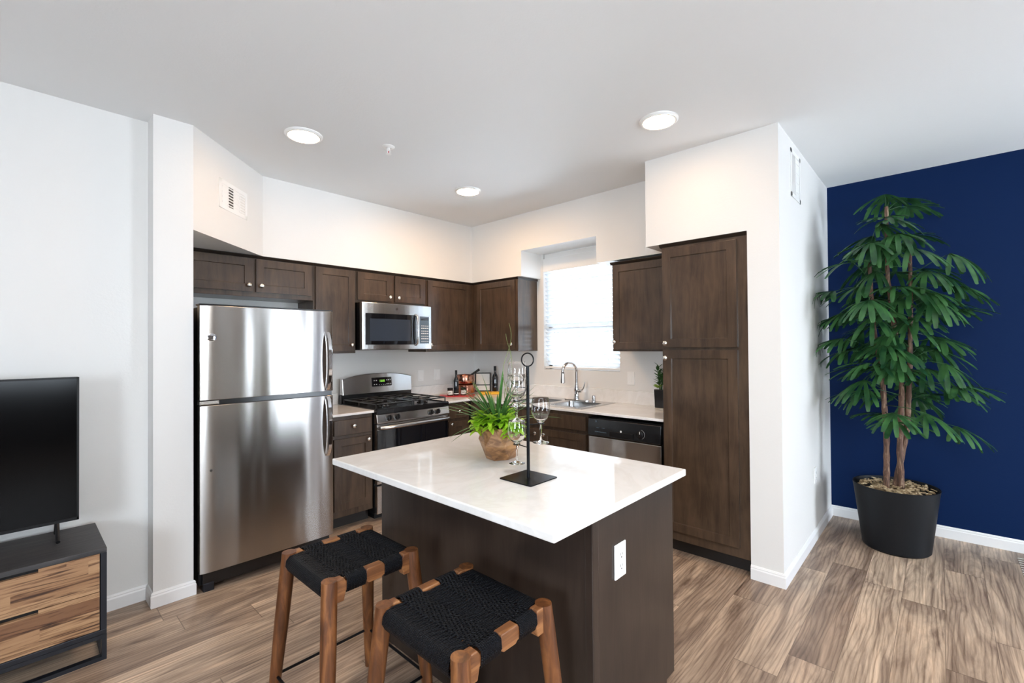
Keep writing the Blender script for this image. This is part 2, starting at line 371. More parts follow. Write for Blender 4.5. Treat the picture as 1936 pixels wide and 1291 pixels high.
# baseboards: an ogee-topped profile run along the walls
def baseboard(name, p0, p1, nx, ny, ext0=0, ext1=0):
    prof = [(0, 0), (.012, 0), (.012, .062), (.008, .070), (.010, .074), (.005, .083), (0, .085)]
    d = Vector((p1[0]-p0[0], p1[1]-p0[1])); d.normalize(); bm = B()
    a = [bm.verts.new((p0[0]+nx*u - d.x*ext0*u/.012, p0[1]+ny*u - d.y*ext0*u/.012, z)) for u, z in prof]
    b = [bm.verts.new((p1[0]+nx*u + d.x*ext1*u/.012, p1[1]+ny*u + d.y*ext1*u/.012, z)) for u, z in prof]
    n = len(prof); bm.faces.new(a); bm.faces.new(b[::-1])
    for i in range(n): bm.faces.new((a[i], a[(i+1) % n], b[(i+1) % n], b[i]))
    struct(name, bm, M['trim'])
baseboard('baseboard_television', (-6.45, -.731), (-3.2202, -.731), 0, -1)
baseboard('baseboard_column', (-3.2202, -.8768), (-3.0308, -.8768), 0, -1, .012, .012)
baseboard('baseboard_column_return', (-3.2202, -.731), (-3.2202, -.8768), -1, 0, -.012, 0)
baseboard('baseboard_pantry', (-.6652, -3.2242), (-.6652, -3.4032), -1, 0, .0, .012)
baseboard('baseboard_side', (-.6652, -3.4032), (.9306, -3.4032), 0, -1, .012, -.012)
baseboard('baseboard_navy', (.9306, -3.4032), (.9306, -7.45), -1, 0)
# kitchen window: frame with a meeting rail and panes
bm = B(); fx0, fx1 = .085, .125
for a, b, c, d in ((WY0, WY0+.045, WZ0, WZ1), (WY1-.045, WY1, WZ0, WZ1), (WY0, WY1, WZ0, WZ0+.045), (WY0, WY1, WZ1-.05, WZ1), (WY0, WY1, 1.60, 1.655)):
    box(bm, fx0, fx1, a, b, c, d)
wf = struct('window_1', bm, M['trim'], .002)
g = obj('pane', bx(.102, .106, WY0+.045, WY1-.045, WZ0+.045, 1.60), M['pane'], wf); g['kind'] = 'structure'
g = obj('pane', bx(.102, .106, WY0+.045, WY1-.045, 1.655, WZ1-.05), M['pane'], wf); g['kind'] = 'structure'
# frames of the windows behind the camera
def frame_y(name, x0, x1, z0, z1, y, mull):
    bm = B(); t = .05
    for a, b, c, d in ((x0, x0+t, z0, z1), (x1-t, x1, z0, z1), (x0, x1, z0, z0+t), (x0, x1, z1-t, z1), (mull-t/2, mull+t/2, z0, z1)):
        box(bm, a, b, y-.03, y+.03, c, d)
    struct(name, bm, M['trim'])
frame_y('window_2', -4.2, -3.0, .9, 2.1, -7.52, -3.6)
frame_y('door_1', -.35, .75, 0, 2.25, -7.52, .20)
bm = B()
for a, b, c, d in ((-4.9, -4.85, .9, 2.1), (-3.75, -3.7, .9, 2.1), (-4.9, -3.7, .9, .95), (-4.9, -3.7, 2.05, 2.1), (-4.325, -4.275, .9, 2.1)):
    box(bm, -6.55, -6.49, a, b, c, d)
struct('window_3', bm, M['trim'])
# ------------------------------------------------------------------ blind
bl = empty('window_blind', (.04, (WY0+WY1)/2, WZ0), 0, 'white slatted window blind pulled down in the bright kitchen window above the sink', 'blind')
y0, y1 = WY0+.006, WY1-.006
obj('headrail', bx(.008, .062, y0, y1, 2.325, 2.385), M['white'], bl, bevel=.003)
obj('valance', bx(-.006, .004, y0-.004, y1+.004, 2.20, 2.335), M['white'], bl, bevel=.003)
z = 1.255; k = 0
while z < 2.30:
    bm = B(); a = math.radians(38); w = .025
    for (s, t0) in ((0, 0),):
        pts = []
        for i in range(5):
            u = -1 + i*.5; pts.append((.036 + u*w*math.cos(a), z - u*w*math.sin(a) + .0022*(1-u*u)))
        up = [(x, zz+.0014) for x, zz in pts]; dn = [(x, zz-.0014) for x, zz in pts]
        extr(bm, up + dn[::-1], 'y', y0, y1)
    obj('slat', bm, M['blind'], bl, smooth=True); z += .0435; k += 1
obj('bottom_rail', bx(.010, .062, y0, y1, 1.205, 1.225), M['white'], bl, bevel=.003)
for yy in (y0+.12, (y0+y1)/2, y1-.12):
    bm = B(); tube(bm, [(.008, yy, 1.21), (.008, yy, 2.33)], .0012, 5); tube(bm, [(.064, yy, 1.21), (.064, yy, 2.33)], .0012, 5)
    lathe(bm, [(.005, 0), (.006, .006), (0, .008)], .012, yy, 1.199, 8)
    obj('ladder_cord', bm, M['white'], bl)
# ------------------------------------------------------------------ ceiling lamps, sprinkler, vents, plates
for i, (x, y, lab) in enumerate(((-2.53, -1.22, 'flush round ceiling light nearest the fridge and the angled vent wall'),
                                 (-1.14, -1.18, 'flush round ceiling light in the kitchen corner, the farthest and smallest looking'),
                                 (-1.18, -2.90, 'flush round ceiling light beside the boxed wall above the tall pantry'))):
    t = empty('ceiling_light', (x, y, H), 0, lab, 'ceiling light', 'round kitchen ceiling lights')
    obj('trim_ring', lt([(.110, 0), (.110, -.006), (.100, -.014), (.090, -.014), (.088, -.004), (.088, 0)], x, y, H, 40), M['white'], t, smooth=True)
    obj('diffuser', lt([(.088, -.002), (.087, -.011), (.07, -.015), (.04, -.018), (0, -.019)], x, y, H, 40), M['lamp'] if i == 1 else M['lamp_dim'], t, smooth=True)
sx, sy = -2.075, -1.45
t = empty('fire_sprinkler', (sx, sy, H), 0, 'small white fire sprinkler head hanging from the ceiling between the lights', 'sprinkler')
obj('escutcheon', lt([(.040, 0), (.040, -.003), (.030, -.010), (.016, -.012), (.014, 0)], sx, sy, H, 28), M['white'], t, smooth=True)
bm = B(); lathe(bm, [(.010, 0), (.010, -.018), (.006, -.022), (.006, -.03)], sx, sy, H, 14)
for s in (-1, 1): tube(bm, [(sx+s*.009, sy, H-.016), (sx+s*.013, sy, H-.03), (sx+s*.003, sy, H-.046)], .0022, 6)
obj('frame_arms', bm, M['white'], t, smooth=True)
obj('bulb', lt([(.0, -.02), (.003, -.022), (.003, -.042), (0, -.044)], sx, sy, H, 10), M['red'], t)
obj('deflector', lt([(.004, -.046), (.018, -.048), (.018, -.0495), (0, -.0495)], sx, sy, H, 16), M['white'], t)
def register(name, label, Mw, w, h, sections):
    """air register in its own xz plane facing -y, Mw puts it on the wall"""
    r = empty(name, Mw.translation, 0, label, 'air vent'); WM[r.name] = Matrix.Translation(Mw.translation)
    bm = B(); t = .028
    box(bm, -w/2, w/2, -.004, 0, -h/2, -h/2+t); box(bm, -w/2, w/2, -.004, 0, h/2-t, h/2)
    box(bm, -w/2, -w/2+t, -.004, 0, -h/2, h/2); box(bm, w/2-t, w/2, -.004, 0, -h/2, h/2)
    iw = w-2*t; n = len(sections)
    for i in range(1, n):
        xx = -w/2+t+iw*i/n; box(bm, xx-.006, xx+.006, -.004, 0, -h/2+t, h/2-t)
    bm.transform(Mw); obj('plate', bm, M['white'], r, bevel=.001)
    bm = B(); box(bm, -w/2+t, w/2-t, -.0012, -.0004, -h/2+t, h/2-t); bm.transform(Mw); obj('duct', bm, M['slot'], r)
    for i, s in enumerate(sections):
        xa = -w/2+t+iw*i/n+.004; xb = -w/2+t+iw*(i+1)/n-.004; bm = B()
        if s == 'closed':
            box(bm, xa, xb, -.0020, -.0014, -h/2+t, h/2-t)
            for j in range(4): zz = -h/2+t+(h-2*t)*(j+.5)/4; box(bm, xa, xb, -.0035, -.0019, zz-.003, zz+.003)
        else:
            m_ = 7 if s == 'h' else 9
            for j in range(m_):
                if s == 'h':
                    zz = -h/2+t+(h-2*t)*(j+.5)/m_; v = box(bm, xa, xb, -.0035, -.0020, zz-(h-2*t)/m_*.20, zz+(h-2*t)/m_*.20)
                else:
                    xx = xa+(xb-xa)*(j+.5)/m_; box(bm, xx-.0022, xx+.0022, -.0035, -.0020, -h/2+t, h/2-t)
        bm.transform(Mw); obj('louver', bm, M['white'], r)
k = -3.0308 + .8768
# on the angled soffit: direction (1,1)/sqrt2, outward normal (1,-1)/sqrt2
cxv = (-2.855-2.611)/2; cyv = (-.701-.457)/2
register('wall_vent', 'white air vent with dark slots on the angled wall above the fridge cabinets',
         Matrix.Translation((cxv+.0005, cyv-.0005, 2.445)) @ Matrix.Rotation(PI/4, 4, 'Z'), .335, .19, ['closed', 'h', 'closed', 'h'])
register('wall_vent', 'tall white air vent high on the side wall beside the navy wall',
         Matrix.Translation((-.235, -3.4037, 2.54)), .27, .31, ['v', 'closed'])
def plate(name, label, Mw, kind, parent=None):
    w, h = .072, .117
    if parent is None:
        r = empty(name, Mw.translation, 0, label, 'switch' if kind == 'rocker' else 'outlet'); WM[r.name] = Matrix.Translation(Mw.translation)
        pn, fr = 'cover_plate', r
    else: fr = parent; pn = name
    bm = B(); v = box(bm, -w/2, w/2, -.006, 0, -h/2, h/2); bm.transform(Mw); p_ = obj(pn, bm, M['white'], fr, bevel=.0025)
    q = p_ if parent is not None else fr
    if parent is not None and label: p_['label'] = label
    if kind == 'rocker':
        bm = B(); box(bm, -.017, .017, -.0085, -.0058, -.033, .033); bm.transform(Mw); obj('rocker', bm, M['white'], q, bevel=.002)
    else:
        for s in (-1, 1):
            bm = B(); lathe(bm, [(.0165, 0), (.0165, -.0018), (.0155, -.0024)], 0, -.0058, s*.0195, 24, axis='y'); bm.transform(Mw); rc = obj('receptacle', bm, M['white'], q, smooth=True)
            bm = B(); box(bm, -.0072, -.0052, -.0087, -.0081, s*.0195-.001, s*.0195+.008); box(bm, .0052, .0072, -.0087, -.0081, s*.0195-.001, s*.0195+.007)
            lathe(bm, [(.0026, -.0003), (.0026, .0005)], 0, -.0086, s*.0195-.0075, 10, axis='y'); bm.transform(Mw)
            obj('slots', bm, M['slot'], rc if parent is None else p_)
RW = Matrix.Rotation(-PI/2, 4, 'Z')
plate('outlet', 'white wall plate above the counter nearest the range', Matrix.Translation((-.775, -.0003, 1.13)), 'rocker')
plate('outlet', 'white wall plate on the left backsplash wall nearest the corner, behind the dark bottle', Matrix.Translation((-.555, -.0003, 1.13)), 'rocker')
plate('light_switch', 'white rocker switch on the wall right of the kitchen window', Matrix.Translation((-.0003, -2.065, 1.14)) @ RW, 'rocker')
plate('outlet', 'low white outlet on the side wall beside the palm pot', Matrix.Translation((.26, -3.4035, .47)), 'duplex')
# ------------------------------------------------------------------ cabinets
def shaker(x0, x1, z0, z1, yb, t=.02, rail=.057, dep=.008):
    """one door: frame and recessed panel in a single skin; front faces -y"""
    bm = B(); yf = yb-t
    def R(a, b, c, d, y): return [bm.verts.new(p_) for p_ in ((a, y, c), (b, y, c), (b, y, d), (a, y, d))]
    o = R(x0, x1, z0, z1, yf); i = R(x0+rail, x1-rail, z0+rail, z1-rail, yf); j = R(x0+rail+.002, x1-rail-.002, z0+rail+.002, z1-rail-.002, yf+dep); b = R(x0, x1, z0, z1, yb)
    for k_ in range(4):
        l = (k_+1) % 4
        bm.faces.new((o[k_], o[l], i[l], i[k_])); bm.faces.new((i[k_], i[l], j[l], j[k_])); bm.faces.new((b[k_], b[l], o[l], o[k_]))
    bm.faces.new(j); bm.faces.new(b[::-1]); return bm
def knob_bm(x, y, z):
    return lt([(.0, 0), (.0065, 0), (.005, -.008), (.006, -.013), (.014, -.018), (.0155, -.024), (.011, -.028), (0, -.029)], x, y, z, 18, axis='y')
def cabinet(name, label, cat, loc, rz, w, d, z0, z1, doors=(), drawers=(), kick=0., crown=0., crown_sides=(0, 0), frame_lo=0):
    """local: x 0..w, back at y=0, front at y=-d. doors (x0,x1,z0,z1,kx,kz)"""
    r = empty(name, loc, rz, label, cat)
    bm = B()
    if kick:
        box(bm, 0, w, -d, 0, z0+kick, z1); obj('body', bm, M['cab'], r, world=False, bevel=.0015)
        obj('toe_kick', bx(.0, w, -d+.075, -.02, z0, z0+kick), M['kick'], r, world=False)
    else: box(bm, 0, w, -d, 0, z0, z1); obj('body', bm, M['cab'], r, world=False, bevel=.0015)
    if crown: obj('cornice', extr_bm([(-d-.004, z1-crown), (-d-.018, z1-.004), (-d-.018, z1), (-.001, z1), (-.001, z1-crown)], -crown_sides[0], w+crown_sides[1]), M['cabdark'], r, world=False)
    for x0, x1, a, b, kx, kz in doors:
        dr = obj('door', shaker(x0, x1, a, b, -d), M['cab'], r, world=False, bevel=.0012)
        if kx is not None: obj('knob', knob_bm(kx, -d-.0201, kz), M['nickel'], dr, world=False, smooth=True)
    for x0, x1, a, b, kx, kz in drawers:
        dr = obj('drawer', bx(x0, x1, -d-.02, -d, a, b), M['cab'], r, world=False, bevel=.0025)
        if kx is not None: obj('knob', knob_bm(kx, -d-.0201, kz), M['nickel'], dr, world=False, smooth=True)
    return r
def extr_bm(pts, x0, x1): bm = B(); extr(bm, pts, 'x', x0, x1); return bm
UZ0, UZ1 = 1.385, 2.134
e = .0006
def upperA(label, xa, xb, z0, doors, **k):
    return cabinet('wall_cabinet', label, 'cabinet', (xa+e, -.001, 0), 0, xb-xa-2*e, .304, z0, UZ1, [(a-xa, b-xa, c, d, (kx-xa) if kx else None, kz) for a, b, c, d, kx, kz in doors], crown=.022, **k)
upperA('short two-door brown wall cabinet above the steel fridge', -3.029, -2.07, 1.822, [(-2.99, -2.53, 1.858, 2.106, -2.562, 1.905), (-2.508, -2.09, 1.858, 2.106, -2.475, 1.905)])
upperA('tall single-door brown wall cabinet between fridge and microwave', -2.07, -1.695, UZ0, [(-2.055, -1.71, 1.402, 2.106, -1.742, 1.455)])
upperA('short two-door brown wall cabinet directly above the microwave', -1.695, -.935, 1.835, [(-1.68, -1.335, 1.858, 2.106, -1.362, 1.90), (-1.298, -.955, 1.858, 2.106, -1.268, 1.90)])
upperA('single-door brown wall cabinet right of the microwave, running into the corner', -.935, -.002, UZ0, [(-.918, -.36, 1.402, 2.106, -.888, 1.455)])
def upperB(label, ya, yb, z0, z1, doors, d=.302, **k):
    return cabinet('wall_cabinet', label, 'cabinet', (-.001, ya-e, 0), -PI/2, ya-yb-2*e, d, z0, z1, [(ya-a, ya-b, c, dd, (ya-kx) if kx else None, kz) for a, b, c, dd, kx, kz in doors], crown=.022, **k)
upperB('single-door brown wall cabinet in the corner with a daylit grey end panel by the window', -.326, -.985, UZ0, UZ1, [(-.40, -.955, 1.402, 2.106, -.925, 1.455)], crown_sides=(0, .012))
upperB('single-door brown wall cabinet between the window and the tall pantry', -2.062, -2.664, UZ0, UZ1, [(-2.075, -2.65, 1.402, 2.104, -2.098, 1.492-.03)], crown_sides=(.012, 0))
# pantry
t = cabinet('pantry_cabinet', 'tall floor-to-soffit brown pantry cabinet with one door over another', 'cabinet', (-.001, -2.6655, 0), -PI/2, .557, .655, 0, 2.137,
        [(.013, .497, 1.418, 2.095, .035, 1.447), (.013, .497, .165, 1.400, .035, 1.345)], kick=.10, crown=.022, crown_sides=(.012, 0))
# base cabinets, left run
CT = .914
cabinet('base_cabinet', 'brown base cabinet with one drawer over one door, between fridge and range', 'cabinet', (-2.075, -.001, 0), 0, .357, .619, 0, .892,
        [(.018, .340, .155, .715, .307, .685)], [(.018, .340, .742, .862, .178, .808)], kick=.10)
cabinet('base_cabinet', 'brown corner base cabinet with small drawer and door right of the range', 'cabinet', (-.944, -.001, 0), 0, .300, .619, 0, .892,
        [(.030, .262, .125, .715, .055, .690)], [(.030, .262, .742, .862, .146, .805)], kick=.10)
def hollow(r, w, d, z0, z1):
    bm = B(); box(bm, 0, w, -d, -d+.02, z0, z1); box(bm, 0, .018, -d+.02, 0, z0, z1); box(bm, w-.018, w, -d+.02, 0, z0, z1); box(bm, .018, w-.018, -d+.02, 0, z0, z0+.018)
    b = [o for o in r.children if o.name.startswith('body')][0]; bm.to_mesh(b.data); bm.free()
bc = cabinet('base_cabinet', 'brown sink base cabinet under the window, left of the dishwasher', 'cabinet', (-.001, -.621, 0), -PI/2, 1.399, .619, 0, .892,
        [(.06, .42, .125, .720, .39, .69), (.49, .905, .125, .720, .872, .675), (.935, 1.383, .125, .720, .968, .675)],
        [(.06, .42, .75, .862, .24, .806), (.49, .905, .75, .862, None, 0), (.935, 1.383, .75, .862, None, 0)], kick=.10)
hollow(bc, 1.399, .619, .10, .892)
# ------------------------------------------------------------------ worktops
def slab(name, bm, label, cat, at, bevel=.003):
    o = obj(name, bm, M['quartz'], bevel=bevel); tag(o, label, cat); return recenter(o, at)
w = empty('worktop', (-2.08, 0, .894), 0, 'short white worktop piece between the fridge and the range', 'worktop')
obj('slab', bx(-2.085, -1.715, -.648, -.001, .894, CT), M['quartz'], w, bevel=.003)
obj('backsplash', bx(-2.085, -1.715, -.021, -.001, CT+.0002, 1.016), M['quartz'], w, bevel=.002)
SX0, SX1, SY0, SY1 = -.575, -.075, -1.91, -1.09     # sink cut-out
w = empty('worktop', (-.3, -1.3, .894), 0, 'long L-shaped white worktop running from the range round the corner past the sink', 'worktop')
bm = B()
xs = [-.947, -.648, SX0, SX1, -.001]; ys = [-2.662, SY0, SY1, -.648, -.001]
def cell(i, j):
    if j < 3 and i == 0: return False
    if (xs[i] >= SX0 and xs[i+1] <= SX1) and (ys[j] >= SY0 and ys[j+1] <= SY1): return False
    return True
vt = {}
def V(i, j, z):
    if (i, j, z) not in vt: vt[(i, j, z)] = bm.verts.new((xs[i], ys[j], z))
    return vt[(i, j, z)]
for i in range(4):
    for j in range(4):
        if not cell(i, j): continue
        for z in (.894, CT): bm.faces.new((V(i, j, z), V(i+1, j, z), V(i+1, j+1, z), V(i, j+1, z)))
        for di, dj, a, b in ((-1, 0, (i, j), (i, j+1)), (1, 0, (i+1, j), (i+1, j+1)), (0, -1, (i, j), (i+1, j)), (0, 1, (i, j+1), (i+1, j+1))):
            ii, jj = i+di, j+dj
            if not (0 <= ii < 4 and 0 <= jj < 4 and cell(ii, jj)):
                bm.faces.new((V(*a, .894), V(*b, .894), V(*b, CT), V(*a, CT)))
obj('slab', bm, M['quartz'], w, bevel=.003)
bm = B(); box(bm, -.947, -.001, -.021, -.001, CT+.0002, 1.016); obj('backsplash', bm, M['quartz'], w, bevel=.002)
bm = B(); box(bm, -.021, -.001, -2.662, -.022, CT+.0002, 1.03); obj('backsplash', bm, M['quartz'], w, bevel=.002)
# ------------------------------------------------------------------ sink, faucet
r = empty('kitchen_sink', (-.32, -1.5, CT), 0, 'double bowl stainless steel sink set in the worktop under the window', 'sink')
bm = B()
RX0, RX1, RY0, RY1 = -.60, -.055, -1.935, -1.065
zr = CT+.006
bowls = [(-.545, -.185, -1.895, -1.535), (-.545, -.185, -1.465, -1.105)]
xs = [RX0, -.545, -.185, RX1]; ys = [RY0, -1.895, -1.535, -1.465, -1.105, RY1]; vt = {}
def V2(i, j):
    if (i, j) not in vt: vt[(i, j)] = bm.verts.new((xs[i], ys[j], zr))
    return vt[(i, j)]
for i in range(3):
    for j in range(5):
        if i == 1 and j in (1, 3): continue
        bm.faces.new((V2(i, j), V2(i+1, j), V2(i+1, j+1), V2(i, j+1)))
edge = [(RX0, RY0), (RX1, RY0), (RX1, RY1), (RX0, RY1)]
top = [vt[(0, 0)], vt[(3, 0)], vt[(3, 5)], vt[(0, 5)]]
obj('rim', bm, M['steel2'], r)
bm = B(); a = [bm.verts.new((x, y, zr)) for x, y in edge]; b = [bm.verts.new((x+(-.004 if x < -.3 else .004), y+(-.004 if y < -1.5 else .004), CT+.0005)) for x, y in edge]
for i in range(4): bm.faces.new((a[i], a[(i+1) % 4], b[(i+1) % 4], b[i]))
obj('rim_edge', bm, M['steel2'], r)
for (x0, x1, y0, y1) in bowls:
    bm = B(); rings = []
    for (ins, z, cr) in ((0, zr, .045), (.002, zr-.01, .045), (.012, zr-.16, .05), (.04, zr-.178, .05)):
        q = []
        for (cx_, cy_, a0) in ((x1-ins-cr, y1-ins-cr, 0), (x0+ins+cr, y1-ins-cr, PI/2), (x0+ins+cr, y0+ins+cr, PI), (x1-ins-cr, y0+ins+cr, 1.5*PI)):
            for s in range(6): q.append(bm.verts.new((cx_+cr*math.cos(a0+s*PI/10), cy_+cr*math.sin(a0+s*PI/10), z)))
        rings.append(q)
    n = len(rings[0])
    sq = [bm.verts.new(p_) for p_ in ((x1, y1, zr), (x0, y1, zr), (x0, y0, zr), (x1, y0, zr))]
    for c_ in range(4):                                  # corner webs between square cut and rounded bowl
        for s in range(5): bm.faces.new((sq[c_], rings[0][c_*6+s], rings[0][c_*6+s+1]))
        d_ = (c_+1) % 4; bm.faces.new((sq[c_], rings[0][c_*6+5], rings[0][d_*6], sq[d_]))
    for a, b in zip(rings, rings[1:]):
        for i in range(n): bm.faces.new((a[i], a[(i+1) % n], b[(i+1) % n], b[i]))
    bm.faces.new(rings[-1])
    bo = obj('bowl', bm, M['steel2'], r, smooth=True)
    obj('drain', lt([(.055, 0), (.055, .004), (.042, .002), (.02, -.001), (0, -.001)], (x0+x1)/2, (y0+y1)/2, zr-.178, 24), M['chrome'], bo, smooth=True)
fx, fy = -.118, -1.56; fz = zr+.0005
r = empty('kitchen_faucet', (fx, fy, fz), 0, 'tall chrome pull-down gooseneck faucet behind the sink', 'faucet')
bm = B(); extr(bm, [(fx+.028*math.cos(a), fy+.11*(1 if math.cos(a-PI/2) > 0 else -1)+.028*math.sin(a)) for a in [i*PI/10 for i in range(20)]], 'z', fz, fz+.008)
obj('deck_plate', bm, M['chrome'], r, bevel=.002)
obj('body', lt([(.031, .008), (.030, .02), (.026, .03), (.024, .06), (.026, .10), (.024, .125), (.017, .145), (.0155, .16)], fx, fy, fz, 24), M['chrome'], r, smooth=True)
pts = [(fx, fy, fz+.15), (fx, fy, fz+.27)]; R_ = .088; zt = fz+.27
dxn, dyn = math.cos(2.95), math.sin(2.95)
for i in range(1, 15):
    a = PI*i/14*1.0; pts.append((fx+dxn*(R_-R_*math.cos(a)), fy+dyn*(R_-R_*math.cos(a)), zt+R_*math.sin(a)*1.0))
obj('spout', tb(pts, .0135, 14), M['chrome'], r, smooth=True)
ex, ey = pts[-1][0], pts[-1][1]
bm = B(); lathe(bm, [(.0140, .012), (.0165, .0), (.0175, -.03), (.0215, -.075), (.022, -.098), (.016, -.102), (0, -.10)], ex, ey, pts[-1][2], 20)
obj('spray_head', bm, M['chrome'], r, smooth=True)
bm = B(); tube(bm, [(fx, fy-.018, fz+.085), (fx, fy-.055, fz+.09)], [.019, .015], 14)
tube(bm, [(fx, fy-.05, fz+.09), (fx+.002, fy-.075, fz+.115), (fx+.004, fy-.092, fz+.175)], [.008, .007, .006], 10)
obj('lever_handle', bm, M['chrome'], r, smooth=True)
o = obj('air_gap_cap', lt([(.024, 0), (.024, .004), (.019, .006), (.019, .048), (.017, .056), (.006, .060), (0, .060)], -.112, -1.745, zr+.0003, 24), M['chrome'], smooth=True)
tag(o, 'short chrome air gap cylinder on the sink deck right of the faucet', 'air gap'); recenter(o, (-.112, -1.745, zr))
# ------------------------------------------------------------------ dishwasher
r = empty('dishwasher', (-.3, -2.34, 0), -PI/2, 'black and stainless dishwasher built in between sink cabinet and pantry', 'dishwasher')
DW = lambda *a: a
obj('tub', bx(.002-.32, .308+.010, -.315, .29, .10, .868), M['blackplastic'], r, world=False)
obj('toe_panel', bx(-.305, .305, -.26, -.20, .001, .10), M['black'], r, world=False)
obj('door_panel', bx(-.303, .303, -.345, -.316, .12, .722), M['steel'], r, world=False, bevel=.004)
bm = B(); extr(bm, [(-.316, .727), (-.352, .727), (-.356, .735), (-.352, .80), (-.345, .862), (-.316, .866)], 'x', -.303, .303)
cp = obj('control_panel', bm, M['black'], r, world=False, bevel=.003)
obj('door_pull', bx(-.105, .09, -.362, -.3545, .742, .782), M['blackplastic'], cp, world=False, bevel=.004)
obj('dial', lt([(.026, 0), (.025, -.010), (.020, -.014), (0, -.015)], .15, -.3545, .787, 28, axis='y'), M['blackplastic'], cp, world=False, smooth=True)
bm = B(); box(bm, .148, .152, -.3705, -.3693, .790, .808); tube(bm, ring_of(.15, -.357, .787, .033, 20, 'y', 1., -1.2, 1.4), .0006, 5); obj('dial_marks', bm, M['ink'], cp, world=False)
obj('badge', lt([(.008, 0), (.008, -.001), (0, -.001)], -.005, -.3625, .79, 20, axis='y'), M['ink'], cp, world=False)
bm = B()
for i in range(7): box(bm, -.235+i*.015, -.225+i*.015, -.3575, -.3545, .762, .768)
box(bm, -.232, -.222, -.3515, -.348, .838, .850)
for i in range(2): box(bm, -.225+i*.05, -.200+i*.05, -.3565, -.3520, .795, .7985)
obj('button_row', bm, M['keypad'], cp, world=False)
# ------------------------------------------------------------------ range
RXa, RXb = -1.711, -.950
r = empty('gas_range', (-1.33, -.34, 0), 0, 'stainless steel and black gas range with four burners and a digital backguard', 'range')
obj('side_panels', bx(RXa, RXb, -.635, -.025, .05, .895), M['black'], r)
obj('base_kick', bx(RXa+.02, RXb-.02, -.60, -.06, .0, .05), M['blackplastic'], r)
# cooktop with raised rim
bm = B(); box(bm, RXa-.001, RXb+.001, -.676, -.075, .896, .912); box(bm, RXa, RXb, -.680, -.637, .8785, .9145)
for a, b, c, d in ((RXa-.001, RXb+.001, -.672, -.655), (RXa-.001, RXb+.001, -.085, -.075), (RXa-.001, RXa+.012, -.672, -.075), (RXb-.012, RXb+.001, -.672, -.075)): box(bm, a, b, c, d, .912, .920)
ck = obj('cooktop', bm, M['black'], r, bevel=.002)
for bxx in (-1.535, -1.125):
    for byy in (-.50, -.225):
        bu = obj('burner', lt([(.050, 0), (.050, .008), (.038, .012), (.036, .020), (.0, .021)], bxx, byy, .9125, 24), M['castiron'], ck, smooth=True)
for gx0, gx1 in ((-1.695, -1.340), (-1.322, -.967)):
    bm = B(); z = .957; cx_ = (gx0+gx1)/2
    for yy in (-.645, -.365, -.095): tube(bm, [(gx0, yy, z), (gx1, yy, z)], .0065, 6)
    for xx in (gx0, gx1): tube(bm, [(xx, -.645, z), (xx, -.095, z)], .0065, 6)
    for by in (-.505, -.23):
        for dx, dy in ((1, 0), (-1, 0), (0, 1), (0, -1)):
            hx = (gx1-gx0)/2 if dx else .135
            tube(bm, [(cx_+dx*hx, by+dy*hx, z), (cx_+dx*.085, by+dy*.085, z+.003), (cx_+dx*.028, by+dy*.028, z+.004)], .006, 6)
        tube(bm, ring_of(cx_, by, z-.004, .086, 20), .0045, 5, closed=True)
    for xx in (gx0, gx1):
        for yy in (-.645, -.365, -.095): tube(bm, [(xx, yy, z), (xx, yy, .914)], .006, 6)
    obj('grate', bm, M['castiron'], ck, smooth=True)
# slanted knob panel
bm = B(); extr(bm, [(-.636, .800), (-.688, .800), (-.690, .812), (-.674, .876), (-.636, .878)], 'x', RXa, RXb)
kp = obj('knob_panel', bm, M['steel3'], r, bevel=.003)
tilt = Matrix.Rotation(-.26, 4, 'X')
for kx in (-1.600, -1.520, -1.165, -1.090):
    bm = B(); lathe(bm, [(.025, 0), (.024, -.006), (.019, -.010), (.018, -.028), (.0, -.030)], 0, 0, 0, 22, axis='y'); box(bm, -.0045, .0045, -.036, -.004, -.021, .021)
    bm.transform(Matrix.Translation((kx, -.6815, .840)) @ tilt); obj('knob', bm, M['black'], kp, smooth=True)
# oven door with glass, handle; drawer
bm = B(); x0, x1 = RXa+.004, RXb-.004
obj('oven_door', bx(x0, x1, -.672, -.638, .298, .792), M['steel3'], r, bevel=.003)
od = bpy.data.objects[[o.name for o in r.children][-1]]
obj('door_glass', bx(x0+.004, x1-.004, -.676, -.6725, .325, .745), M['blackglass'], od, bevel=.002)
bm = B(); hy = -.722
pts = [(x0+.02, -.674, .765), (x0+.022, -.71, .768), (x0+.05, hy, .768)] + [(x0+.05+(x1-x0-.10)*i/6, hy-.004*math.sin(PI*i/6), .768) for i in range(1, 6)] + [(x1-.05, hy, .768), (x1-.022, -.71, .768), (x1-.02, -.674, .765)]
tube(bm, pts, .0165, 12, flat=1.0); obj('door_handle', bm, M['steel2'], od, smooth=True)
bm = B(); box(bm, x0, x1, -.672, -.638, .055, .285); obj('storage_drawer', bm, M['steel3'], r, bevel=.004)
